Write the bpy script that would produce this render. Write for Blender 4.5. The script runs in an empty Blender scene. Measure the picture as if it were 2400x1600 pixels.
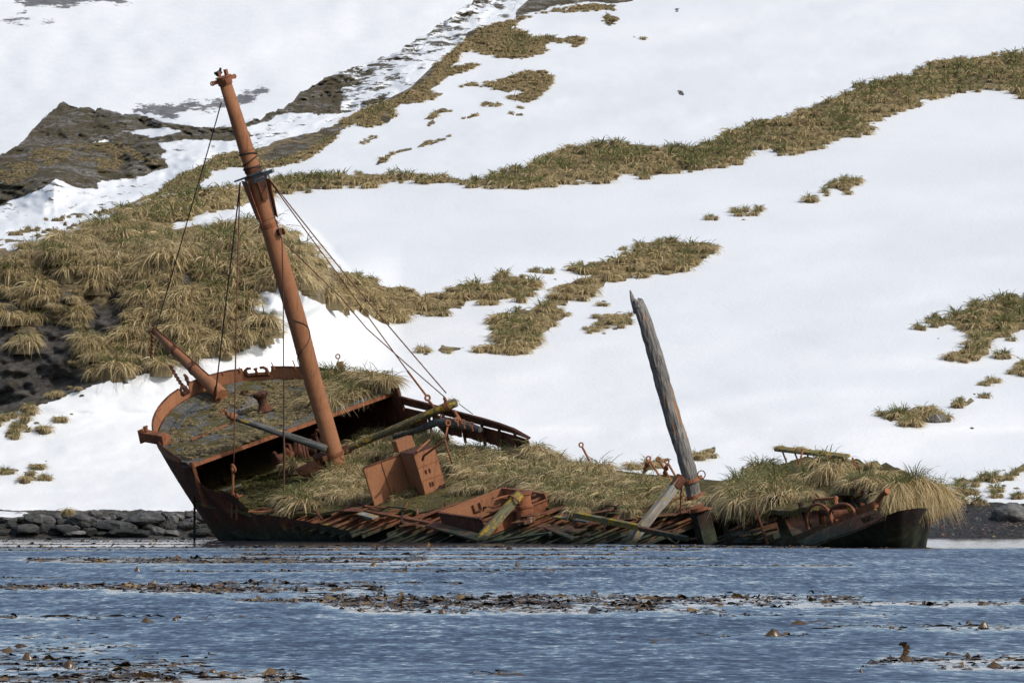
import bpy, math, random
import numpy as np
from mathutils import Vector, Matrix
R = math.radians
sc = bpy.context.scene
rng = np.random.default_rng(11)
random.seed(11)

# ---------------------------------------------------------------- camera
FPX = 16000.0            # focal length in photograph pixels (2400 wide): a long lens from a small boat
CH = 1.4                 # camera height above the water
PITCH = math.atan(390.0 / FPX)
cd = bpy.data.cameras.new('camera')
cam = bpy.data.objects.new('camera', cd)
sc.collection.objects.link(cam)
cam.location = (0, 0, CH)
cam.rotation_euler = (math.pi / 2 + PITCH, 0, 0)
cd.sensor_width = 36.0
cd.lens = 36.0 * FPX / 2400.0
cd.clip_start = 1.0
cd.clip_end = 9000.0
sc.camera = cam

# ---------------------------------------------------------------- world, sun, exposure
SUN = np.array([0.60, -0.47, 0.65]); SUN /= np.linalg.norm(SUN)
w = bpy.data.worlds.new('World'); sc.world = w; w.use_nodes = True
nt = w.node_tree
sky = nt.nodes.new('ShaderNodeTexSky')
sky.sky_type = 'NISHITA'; sky.sun_disc = False
sky.sun_elevation = math.asin(SUN[2]); sky.sun_rotation = math.atan2(SUN[0], SUN[1])
sky.altitude = 0; sky.air_density = 1.0; sky.dust_density = 2.6; sky.ozone_density = 1.0
nt.links.new(sky.outputs[0], nt.nodes['Background'].inputs[0])
nt.nodes['Background'].inputs[1].default_value = 0.15
ld = bpy.data.lights.new('sun', 'SUN'); ld.energy = 2.75; ld.angle = R(0.5); ld.color = (1.0, 0.965, 0.91)
sun = bpy.data.objects.new('sun', ld); sc.collection.objects.link(sun)
sun.rotation_euler = Vector(SUN).to_track_quat('Z', 'Y').to_euler()
sun.location = (60, -40, 90)
sc.view_settings.view_transform = 'Standard'; sc.view_settings.look = 'None'
sc.view_settings.gamma = 1.0; sc.view_settings.exposure = 0.09
sc.cycles.max_bounces = 6; sc.cycles.diffuse_bounces = 3; sc.cycles.glossy_bounces = 3
sc.cycles.transparent_max_bounces = 4
sc.cycles.caustics_reflective = False; sc.cycles.caustics_refractive = False

# ---------------------------------------------------------------- picking
CP, SP = math.cos(PITCH), math.sin(PITCH)
CAM = np.array([0, 0, CH])
def ray(px, py):
    px = np.asarray(px, float); py = np.asarray(py, float)
    x = (px - 1200) / FPX; y = (800 - py) / FPX
    return np.stack([x, CP - y * SP, SP + y * CP], -1)
def P(px, py, Y):
    d = ray(px, py)
    return CAM + d * (np.asarray(Y, float) / d[..., 1])[..., None]
def proj(p):
    q = np.asarray(p, float) - CAM
    dep = q[..., 1] * CP + q[..., 2] * SP
    up = -q[..., 1] * SP + q[..., 2] * CP
    return 1200 + FPX * q[..., 0] / dep, 800 - FPX * up / dep
def watY(py): return CH * FPX / (np.asarray(py, float) - 1190.0)

# ---------------------------------------------------------------- noise (for building shapes)
_tab = np.random.default_rng(3).random((256, 256))
def vn(x, y):
    x = np.asarray(x, float); y = np.asarray(y, float)
    xi = np.floor(x).astype(int); yi = np.floor(y).astype(int)
    fx = x - xi; fy = y - yi
    fx = fx * fx * (3 - 2 * fx); fy = fy * fy * (3 - 2 * fy)
    g = lambda a, b: _tab[a % 256, b % 256]
    return (g(xi, yi) * (1 - fx) + g(xi + 1, yi) * fx) * (1 - fy) + (g(xi, yi + 1) * (1 - fx) + g(xi + 1, yi + 1) * fx) * fy - 0.5
def fbm(x, y, o=4):
    t = 0; a = 1.0; 
    for k in range(o):
        t = t + a * vn(x + 17.3 * k, y + 5.1 * k); x = np.asarray(x) * 2.03; y = np.asarray(y) * 2.03; a *= 0.5
    return t
def smooth(a, b, x):
    t = np.clip((x - a) / (b - a), 0, 1); return t * t * (3 - 2 * t)

# ---------------------------------------------------------------- polygons in photograph pixels
def inside_d(poly, X, Y):
    """signed distance (positive inside) of points to polygon"""
    poly = np.asarray(poly, float)
    d = np.full(X.shape, 1e9); ins = np.zeros(X.shape, bool)
    n = len(poly)
    for i in range(n):
        x0, y0 = poly[i]; x1, y1 = poly[(i + 1) % n]
        ex, ey = x1 - x0, y1 - y0
        t = np.clip(((X - x0) * ex + (Y - y0) * ey) / (ex * ex + ey * ey + 1e-9), 0, 1)
        d = np.minimum(d, np.hypot(X - x0 - t * ex, Y - y0 - t * ey))
        c = ((y0 > Y) != (y1 > Y)) & (X < (x1 - x0) * (Y - y0) / (y1 - y0 + 1e-12) + x0)
        ins ^= c
    return np.where(ins, d, -d)
def sdf_union(polys, X, Y, lim=30):
    out = np.full(X.shape, -float(lim))
    for poly in polys:
        p = np.asarray(poly, float)
        m = (X > p[:, 0].min() - lim) & (X < p[:, 0].max() + lim) & (Y > p[:, 1].min() - lim) & (Y < p[:, 1].max() + lim)
        if m.any():
            out[m] = np.maximum(out[m], inside_d(p, X[m], Y[m]))
    return np.clip(out, -lim, lim)
def tile(ox, oy, k, pts): return [(ox + x / k, oy + y / k) for x, y in pts]

# ---------------------------------------------------------------- materials
class NT:
    def __init__(s, name):
        s.m = bpy.data.materials.new(name); s.m.use_nodes = True
        s.t = s.m.node_tree; s.b = s.t.nodes['Principled BSDF']; s.out = s.t.nodes['Material Output']
        s._tc = None
    def n(s, typ, **kw):
        nd = s.t.nodes.new(typ)
        for k, v in kw.items(): setattr(nd, k, v)
        return nd
    def l(s, a, b): s.t.links.new(a, b)
    def tc(s, out='Object'):
        if s._tc is None: s._tc = s.n('ShaderNodeTexCoord')
        return s._tc.outputs[out]
    def geo(s, out): return s.n('ShaderNodeNewGeometry').outputs[out]
    def mapping(s, vec, scale=(1, 1, 1), rot=(0, 0, 0)):
        m = s.n('ShaderNodeMapping'); s.l(vec, m.inputs[0]); m.inputs['Scale'].default_value = scale; m.inputs['Rotation'].default_value = rot
        return m.outputs[0]
    def noise(s, vec, scale, detail=5, rough=0.6, dist=0.0, out=0):
        n = s.n('ShaderNodeTexNoise'); s.l(vec, n.inputs['Vector'])
        n.inputs['Scale'].default_value = scale; n.inputs['Detail'].default_value = detail
        n.inputs['Roughness'].default_value = rough; n.inputs['Distortion'].default_value = dist
        return n.outputs[out]
    def ramp(s, fac, stops, interp='LINEAR'):
        r = s.n('ShaderNodeValToRGB'); s.l(fac, r.inputs[0]); cr = r.color_ramp; cr.interpolation = interp
        while len(cr.elements) < len(stops): cr.elements.new(0.5)
        for e, (p, c) in zip(cr.elements, stops):
            e.position = p; e.color = (*c, 1) if len(c) == 3 else c
        return r.outputs[0]
    def val(s, fac, lo, hi, a=0.0, b=1.0):
        m = s.n('ShaderNodeMapRange'); s.l(fac, m.inputs[0]); m.clamp = True
        for i, v in enumerate((lo, hi, a, b)): m.inputs[i + 1].default_value = v
        return m.outputs[0]
    def math(s, op, a, b=None):
        m = s.n('ShaderNodeMath', operation=op)
        for i, v in enumerate((a, b)):
            if v is None: continue
            if isinstance(v, (int, float)): m.inputs[i].default_value = v
            else: s.l(v, m.inputs[i])
        return m.outputs[0]
    def mix(s, fac, a, b, bt='MIX'):
        m = s.n('ShaderNodeMix', data_type='RGBA', blend_type=bt)
        for i, v in ((0, fac), (6, a), (7, b)):
            if isinstance(v, (int, float)): m.inputs[i].default_value = v
            elif isinstance(v, tuple): m.inputs[i].default_value = (*v, 1)
            else: s.l(v, m.inputs[i])
        return m.outputs[2]
    def attr(s, name, out='Fac'):
        a = s.n('ShaderNodeAttribute'); a.attribute_name = name; return a.outputs[out]
    def sep(s, vec, i):
        x = s.n('ShaderNodeSeparateXYZ'); s.l(vec, x.inputs[0]); return x.outputs[i]
    def bump(s, h, strength=0.5, dist=0.1, normal=None):
        b = s.n('ShaderNodeBump'); s.l(h, b.inputs['Height']); b.inputs['Strength'].default_value = strength; b.inputs['Distance'].default_value = dist
        if normal is not None: s.l(normal, b.inputs['Normal'])
        return b.outputs[0]
    def fin(s, col=None, rough=0.8, normal=None, spec=0.3):
        if col is not None:
            if isinstance(col, tuple): s.b.inputs['Base Color'].default_value = (*col, 1)
            else: s.l(col, s.b.inputs['Base Color'])
        if isinstance(rough, (int, float)): s.b.inputs['Roughness'].default_value = rough
        else: s.l(rough, s.b.inputs['Roughness'])
        s.b.inputs['Specular IOR Level'].default_value = spec
        if normal is not None: s.l(normal, s.b.inputs['Normal'])
        return s.m

def rust_mat(name, hue=0, tide=False, lichen=0.0, dark=1.0):
    k = NT(name); pos = k.geo('Position')
    n1 = k.noise(pos, 1.3, 6, 0.65); n2 = k.noise(pos, 9.0, 5, 0.7)
    st = k.noise(k.mapping(pos, (5, 5, 0.5)), 1.6, 5, 0.7)
    f = k.math('ADD', k.math('MULTIPLY', n1, 0.5), k.math('ADD', k.math('MULTIPLY', n2, 0.22), k.math('MULTIPLY', st, 0.28)))
    d = dark
    M_ = 0
    cols = [[(0.30, (.045 * d, .018 * d, .011 * d)), (0.43, (.135 * d, .052 * d, .027 * d)), (0.54, (.245 * d, .096 * d, .045 * d)), (0.70, (.32 * d, .134 * d, .063 * d))],
            [(0.32, (.020, .012, .010)), (0.46, (.060, .026, .016)), (0.57, (.13, .048, .024)), (0.72, (.21, .08, .035))],
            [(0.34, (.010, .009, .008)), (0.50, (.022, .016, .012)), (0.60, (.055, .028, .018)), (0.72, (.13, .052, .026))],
            [(0.26, (.12, .050, .027)), (0.38, (.215, .094, .046)), (0.52, (.255, .113, .055)), (0.72, (.30, .138, .068))]][hue]
    c = k.ramp(f, cols)
    if hue == 3:   # scale, runs and bleached patches
        pt = k.noise(pos, 0.8, 6, 0.75); run = k.noise(k.mapping(pos, (7, 7, 0.28)), 1.3, 6, 0.75)
        c = k.mix(k.val(run, 0.55, 0.68, 0, 0.75), c, (.085, .036, .022))
        c = k.mix(k.val(pt, 0.56, 0.66, 0, 0.5), c, (.25, .125, .072))
        c = k.mix(k.val(k.noise(pos, 5.5, 5, 0.8), 0.60, 0.70, 0, 0.7), c, (.11, .045, .026))
    if lichen > 0:
        ln = k.noise(pos, 2.1, 5, 0.7)
        c = k.mix(k.val(ln, 0.62 - lichen * 0.1, 0.66 - lichen * 0.1), c, (.20, .155, .03))
    if tide:
        z = k.sep(pos, 2)
        zz = k.math('ADD', z, k.math('MULTIPLY', k.math('SUBTRACT', k.noise(pos, 0.9, 5), 0.5), 1.0))
        gn = k.noise(pos, 3.0, 5, 0.7)
        green = k.ramp(gn, [(0.35, (.016, .019, .013)), (0.55, (.042, .050, .030)), (0.7, (.095, .10, .052))])
        c = k.mix(k.val(zz, 0.35, 0.85, 1.0, 0.0), c, green)
        c = k.mix(k.val(zz, 0.0, 0.25, 1.0, 0.0), c, (.012, .012, .010))
    h = k.math('ADD', k.math('MULTIPLY', n2, 0.5), n1)
    return k.fin(c, k.val(n2, 0.3, 0.7, 0.95, 0.7), k.bump(h, 0.45, 0.06), 0.2)
M = {}
M['rust'] = rust_mat('rust', 0)
M['rust_clean'] = rust_mat('rust_clean', 3)
M['rust_dark'] = rust_mat('rust_dark', 1)
M['rust_tide'] = rust_mat('rust_tide', 0, tide=True, lichen=0.3, dark=0.70)
M['hull'] = rust_mat('hull_iron', 1, tide=True)
M['iron_black'] = rust_mat('iron_black', 2, tide=True)

def wood_mat(name, lo, hi, lichen=0.0, streak=0.0, tide=False):
    k = NT(name); o = k.tc('Object'); pos = k.geo('Position')
    g = k.noise(k.mapping(o, (9, 9, 0.55)), 2.2, 7, 0.7, 0.4)
    g2 = k.noise(k.mapping(o, (30, 30, 1.0)), 1.5, 4, 0.7)
    n1 = k.noise(o, 1.2, 5, 0.6)
    f = k.math('ADD', k.math('MULTIPLY', g, 0.6), k.math('ADD', k.math('MULTIPLY', g2, 0.25), k.math('MULTIPLY', n1, 0.15)))
    c = k.ramp(f, [(0.36, tuple(x * 0.22 for x in lo)), (0.45, lo), (0.56, hi), (0.68, tuple(min(1, x * 1.3) for x in hi))])
    if lichen > 0:
        ln = k.noise(k.mapping(o, (2.0, 2.0, 0.7)), 1.4, 6, 0.7); l2 = k.noise(o, 9.0, 4)
        a = k.math('ADD', ln, k.math('MULTIPLY', k.math('SUBTRACT', l2, 0.5), 0.35))
        yel = k.ramp(l2, [(0.35, (.17, .13, .022)), (0.65, (.40, .26, .03))])
        c = k.mix(k.val(a, 0.62 - lichen * 0.16, 0.66 - lichen * 0.16), c, yel)
    if streak > 0:
        s_ = k.noise(k.mapping(o, (6, 6, 0.35)), 1.0, 3, 0.5)
        c = k.mix(k.val(s_, 0.64, 0.67, 0, streak), c, (.34, .15, .05))
    if tide:
        z = k.math('ADD', k.sep(pos, 2), k.math('MULTIPLY', k.noise(pos, 2.0, 4), 0.5))
        c = k.mix(k.val(z, 0.35, 0.75, 1.0, 0.0), c, (.022, .026, .016))
    return k.fin(c, 0.9, k.bump(f, 0.9, 0.06), 0.15)
M['wood_grey'] = wood_mat('wood_grey', (.10, .095, .088), (.24, .225, .205), 0.0, 0.9)
M['wood_bleached'] = wood_mat('wood_bleached', (.17, .165, .155), (.33, .32, .30))
M['wood_dark'] = wood_mat('wood_dark', (.045, .048, .048), (.12, .125, .12), 0.25)
M['wood_olive'] = wood_mat('wood_olive', (.05, .048, .035), (.13, .115, .06), 0.42)
M['wood_pale'] = wood_mat('wood_pale', (.15, .14, .12), (.33, .31, .27), 0.45, 0.3, True)
M['wood_lichen'] = wood_mat('wood_lichen', (.09, .09, .06), (.20, .18, .10), 0.85, 0, True)

# snow and bare ground of the slopes: masks come from where soil, rock and gravel lie bare
def slope_mat(name, bright=1.0, mossy=0.56):
    k = NT(name); pos = k.geo('Position')
    nn = k.math('SUBTRACT', k.noise(pos, 0.9, 6, 0.65), 0.5)
    nb = k.math('SUBTRACT', k.noise(k.mapping(pos, (0.5, 0.15, 1.6)), 0.75, 7, 0.75), 0.5)
    s1 = k.noise(k.mapping(pos, (0.22, 0.12, 0.9)), 0.3, 5, 0.55); s2 = k.noise(k.mapping(pos, (0.7, 0.25, 1)), 2.2, 4, 0.6)
    snow = k.ramp(s1, [(0.3, (.635, .655, .662)), (0.7, (.69, .702, .695))])
    soiln = k.noise(pos, 1.6, 6, 0.7)
    soil = k.ramp(soiln, [(0.32, (.035, .027, .017)), (0.5, (.13, .10, .055)), (0.68, (.25, .195, .105))])
    rn = k.noise(k.mapping(pos, (1, 0.6, 2.2), (0, 0.5, 0)), 0.9, 9, 0.78); rs = k.noise(pos, 0.25, 4)
    rock = k.ramp(rn, [(0.32, (.020, .020, .021)), (0.44, (.075, .075, .076)), (0.56, (.15, .148, .144)), (0.72, (.28, .275, .265))])
    if bright > 1:
        r2 = k.noise(k.mapping(pos, (1.0, 0.3, 1.7), (0, 0.5, 0)), 1.7, 8, 0.75)
        rock = k.mix(0.75, rock, k.ramp(r2, [(0.36, (.012, .012, .012)), (0.46, (.07, .07, .068)), (0.54, (.13, .128, .12)), (0.66, (.24, .235, .22))]))
    rock = k.mix(1.0, rock, (bright * 1.12, bright * 1.04, bright * .93), 'MULTIPLY')
    mossn = k.noise(pos, 0.22 if bright > 1 else 0.45, 7, 0.75)
    rock = k.mix(k.val(mossn, mossy, mossy + .08, 0, 0.85), rock, k.ramp(soiln, [(0.35, (.045, .038, .012)), (0.65, (.15, .11, .04))]))
    gv = k.noise(pos, 5.0, 4, 0.8); gc = k.noise(pos, 3.2, 2, 0.5, 0, 1)
    gravel = k.ramp(gv, [(0.3, (.022, .022, .025)), (0.5, (.060, .060, .064)), (0.68, (.12, .12, .122)), (0.78, (.20, .19, .17))])
    pebn = k.noise(pos, 4.1, 2, 0.5)
    gravel = k.mix(k.val(pebn, 0.70, 0.72), gravel, (.34, .24, .12))
    gravel = k.mix(k.val(k.noise(pos, 3.3, 2, 0.5), 0.74, 0.75), gravel, (.22, .07, .04))
    grass_m = k.val(k.math('ADD', k.attr('soil'), k.math('MULTIPLY', nn, 0.25)), 0.49, 0.51)
    rock_m = k.val(k.math('ADD', k.attr('rock'), k.math('MULTIPLY', nb, 1.5)), 0.49, 0.52)
    peb_m = k.val(k.math('ADD', k.attr('gravel'), k.math('MULTIPLY', nn, 0.3)), 0.49, 0.52)
    c = k.mix(grass_m, snow, soil); c = k.mix(peb_m, c, gravel); c = k.mix(rock_m, c, rock)
    bare = k.math('MAXIMUM', grass_m, k.math('MAXIMUM', rock_m, peb_m))
    hs = k.math('ADD', s1, k.math('MULTIPLY', s2, 0.12))
    s3 = k.noise(k.mapping(pos, (0.8, 0.5, 1.5)), 5.0, 4, 0.65)
    b0 = k.bump(s3, 0.22, 0.12)
    b1 = k.bump(hs, 0.09, 0.5, b0)
    hr = k.math('MULTIPLY', k.math('ADD', rn, k.math('MULTIPLY', gv, 0.2)), k.math('MAXIMUM', rock_m, peb_m))
    b2 = k.bump(hr, 1.0, 1.2, b1)
    m = k.fin(c, k.val(bare, 0, 1, 0.55, 0.92), b2, 0.25)
    return m
M['slope'] = slope_mat('snow_and_ground')
M['crag'] = slope_mat('snow_and_crag', 2.0, 0.43)

def far_mat():
    k = NT('far_snow_and_rock'); pos = k.geo('Position')
    nb = k.math('SUBTRACT', k.noise(k.mapping(pos, (0.35, 0.12, 1.2)), 0.35, 8, 0.8), 0.5)
    s1 = k.noise(k.mapping(pos, (0.6, 0.3, 0.8)), 0.5, 6, 0.7)
    rock_m = k.val(k.math('ADD', k.attr('rock'), k.math('MULTIPLY', nb, 1.7)), 0.49, 0.53)
    rn = k.noise(pos, 0.5, 7, 0.75)
    c = k.mix(rock_m, k.ramp(s1, [(0.3, (.64, .66, .667)), (0.7, (.695, .707, .70))]), k.ramp(rn, [(0.35, (.07, .07, .072)), (0.6, (.17, .165, .16)), (0.75, (.27, .26, .25))]))
    b1 = k.bump(s1, 0.16, 1.0)
    return k.fin(c, 0.6, b1, 0.25)
M['far'] = far_mat()

def grass_mat():
    k = NT('tussock_blades')
    c = k.attr('col', 'Color')
    k.fin(c, 0.7, None, 0.25)
    tr = k.n('ShaderNodeBsdfTranslucent'); k.l(c, tr.inputs[0])
    mx = k.n('ShaderNodeMixShader'); mx.inputs[0].default_value = 0.38
    k.l(k.b.outputs[0], mx.inputs[1]); k.l(tr.outputs[0], mx.inputs[2]); k.l(mx.outputs[0], k.out.inputs[0])
    return k.m
M['grass'] = grass_mat()

def stone_mat(name, lo, hi, wet=True):
    k = NT(name); pos = k.geo('Position')
    n = k.noise(pos, 2.2, 8, 0.72); v = k.noise(k.mapping(pos, (1, 1, 3)), 1.1, 6, 0.7)
    f = k.math('ADD', k.math('MULTIPLY', n, 0.6), k.math('MULTIPLY', v, 0.4))
    c = k.ramp(f, [(0.33, tuple(x * 0.3 for x in lo)), (0.46, lo), (0.58, hi), (0.70, tuple(x * 1.7 for x in hi))])
    if wet:
        z = k.math('ADD', k.sep(pos, 2), k.math('MULTIPLY', k.noise(pos, 1.2, 4), 0.7))
        c = k.mix(k.val(z, 0.7, 1.35, 1.0, 0.0), c, k.ramp(n, [(0.4, (.010, .011, .010)), (0.65, (.040, .042, .036))]))
    return k.fin(c, 0.75, k.bump(f, 0.9, 0.25), 0.3)
M['stone'] = stone_mat('shore_stone', (.05, .05, .048), (.115, .112, .105))
M['stone_pale'] = stone_mat('pale_stone', (.085, .083, .078), (.17, .165, .155), False)

def deck_mat(name, mossy=0.5):
    k = NT(name); uv = k.attr('ship', 'Vector'); pos = k.geo('Position')
    w_ = k.noise(k.mapping(uv, (0.5, 9, 1)), 1.3, 6, 0.75)
    n1 = k.noise(pos, 1.1, 6, 0.7); n2 = k.noise(pos, 7, 5, 0.75)
    pl = k.n('ShaderNodeTexWave'); pl.wave_type = 'BANDS'; pl.bands_direction = 'Y'; k.l(uv, pl.inputs[0]); pl.inputs['Scale'].default_value = 2.1; pl.inputs['Distortion'].default_value = 2.2; pl.inputs['Detail'].default_value = 2
    gap = k.val(k.math('ADD', pl.outputs[1], k.val(n2, .4, .7, 0, .5)), 0.0, 0.18, 0.35, 1.0)
    wood = k.ramp(w_, [(0.3, (.045, .045, .042)), (0.5, (.13, .128, .12)), (0.68, (.26, .255, .24))])
    wood = k.mix(gap, (.018, .017, .015), wood)
    moss = k.ramp(n2, [(0.3, (.035, .030, .010)), (0.5, (.10, .080, .030)), (0.7, (.17, .145, .055))])
    a = k.math('ADD', n1, k.math('MULTIPLY', k.math('SUBTRACT', n2, 0.5), 0.5))
    c = k.mix(k.val(a, 0.60 - mossy * 0.2, 0.65 - mossy * 0.2), wood, moss)
    h = k.math('ADD', k.math('MULTIPLY', gap, 0.5), k.math('ADD', n2, w_))
    return k.fin(c, 0.92, k.bump(h, 1.0, 0.08), 0.15)
M['deck'] = deck_mat('deck_planks', 0.62)
M['peat'] = deck_mat('peat', 1.3)

def water_mat():
    k = NT('sea_water'); calm = k.attr('calm'); wc = k.attr('wave', 'Vector')
    # wind ripples: facets tilted by a noise field that lies on the water
    def tilt(scale, mp, d=3):
        n = k.noise(k.mapping(wc, mp), scale, d, 0.6, 0.2, 1)
        return n
    n1 = tilt(1.0, (7.5, 1.8, 1)); n2 = tilt(1.0, (17.0, 3.6, 1)); n3 = tilt(1.0, (1.3, 0.42, 1))
    sy = k.math('ADD', k.math('MULTIPLY', k.math('SUBTRACT', k.sep(n1, 1), 0.5), 1.15), k.math('ADD', k.math('MULTIPLY', k.math('SUBTRACT', k.sep(n2, 1), 0.5), 0.55), k.math('MULTIPLY', k.math('SUBTRACT', k.sep(n3, 1), 0.5), 0.6)))
    sx = k.math('MULTIPLY', k.math('SUBTRACT', k.sep(n1, 0), 0.5), 0.35)
    gust = k.val(k.noise(k.mapping(wc, (0.12, 0.045, 1)), 1.0, 4, 0.6), 0.34, 0.62, 0.75, 1.1)
    amt = k.math('MULTIPLY', gust, k.math('SUBTRACT', 1.0, calm))
    ty = k.math('MULTIPLY', k.math('SUBTRACT', k.math('MULTIPLY', sy, WSL), WBIAS), amt)
    ty = k.math('MINIMUM', ty, -0.004)
    tx = k.math('MULTIPLY', sx, amt)
    cb = k.n('ShaderNodeCombineXYZ'); k.l(tx, cb.inputs[0]); k.l(ty, cb.inputs[1]); cb.inputs[2].default_value = 1.0
    nn = k.n('ShaderNodeVectorMath', operation='NORMALIZE'); k.l(cb.outputs[0], nn.inputs[0])
    k.b.inputs['IOR'].default_value = 1.33
    return k.fin((.022, .026, .038), 0.10, nn.outputs[0], 0.5)
WSL, WBIAS = 0.44, 0.172
M['water'] = water_mat()

def kelp_mat():
    k = NT('kelp'); c = k.attr('col', 'Color')
    return k.fin(c, 0.35, None, 0.5)
M['kelp'] = kelp_mat()
def plain(name, col, rough=0.8):
    k = NT(name); n = k.noise(k.geo('Position'), 6, 4, 0.6)
    return k.fin(k.mix(k.val(n, 0.3, 0.7), tuple(x * 0.7 for x in col), col), rough)
M['cable'] = plain('wire_rope', (.055, .038, .03))
M['cable_rust'] = plain('rusty_wire', (.15, .065, .035))
M['bird_dark'] = plain('dark_feathers', (.045, .045, .05)); M['bird_white'] = plain('white_feathers', (.7, .7, .68)); M['beak'] = plain('beak_yellow', (.35, .2, .03))

# ---------------------------------------------------------------- object helpers
COL = sc.collection
WM = {}
def link(o, parent=None, world=None):
    COL.objects.link(o)
    WM[o.name] = world.copy() if world is not None else Matrix.Identity(4)
    if parent is not None:
        o.parent = parent
        o.matrix_parent_inverse = WM[parent.name].inverted()
    return o
def tag(o, label=None, cat=None, group=None, kind=None):
    if label: o['label'] = label
    if cat: o['category'] = cat
    if group: o['group'] = group
    if kind: o['kind'] = kind
    return o
def empty(name, loc, label, cat, group=None):
    o = bpy.data.objects.new(name, None); o.location = loc; o.empty_display_size = 0.3
    link(o, None, Matrix.Translation(loc))
    return tag(o, label, cat, group)
def quads(name, V, Q, mat, parent=None, col=None, attrs=None, smoothf=False, mats=None, mi=None):
    """mesh object from numpy arrays, all quads"""
    V = np.ascontiguousarray(V, np.float32); Q = np.ascontiguousarray(Q, np.int32)
    me = bpy.data.meshes.new(name)
    org = np.zeros(3, np.float32)
    if parent is None:
        org = np.array([V[:, 0].mean(), V[:, 1].mean(), V[:, 2].min()], np.float32)
    me.vertices.add(len(V)); me.vertices.foreach_set('co', (V - org).ravel())
    me.loops.add(Q.size); me.loops.foreach_set('vertex_index', Q.ravel())
    me.polygons.add(len(Q)); me.polygons.foreach_set('loop_start', np.arange(0, Q.size, 4, dtype=np.int32))
    if mi is not None: me.polygons.foreach_set('material_index', np.asarray(mi, np.int32))
    me.polygons.foreach_set('use_smooth', np.full(len(Q), smoothf, bool))
    for m in (mats or [mat]): me.materials.append(m)
    me.update(calc_edges=True)
    if col is not None:
        a = me.attributes.new('col', 'FLOAT_COLOR', 'POINT')
        c4 = np.ones((len(V), 4), np.float32); c4[:, :3] = col; a.data.foreach_set('color', c4.ravel())
    for k_, v in (attrs or {}).items():
        v = np.asarray(v, np.float32)
        if v.ndim == 1:
            a = me.attributes.new(k_, 'FLOAT', 'POINT'); a.data.foreach_set('value', v)
        else:
            a = me.attributes.new(k_, 'FLOAT_VECTOR', 'POINT'); a.data.foreach_set('vector', v.ravel())
    o = bpy.data.objects.new(name, me)
    o.location = org if parent is None else (0, 0, 0)
    return link(o, parent, Matrix.Translation([float(x) for x in org]) if parent is None else None)
def gridQ(nr, nc):
    i = np.arange(nr - 1)[:, None] * nc + np.arange(nc - 1)[None]
    return np.stack([i, i + 1, i + nc + 1, i + nc], -1).reshape(-1, 4)

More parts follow.
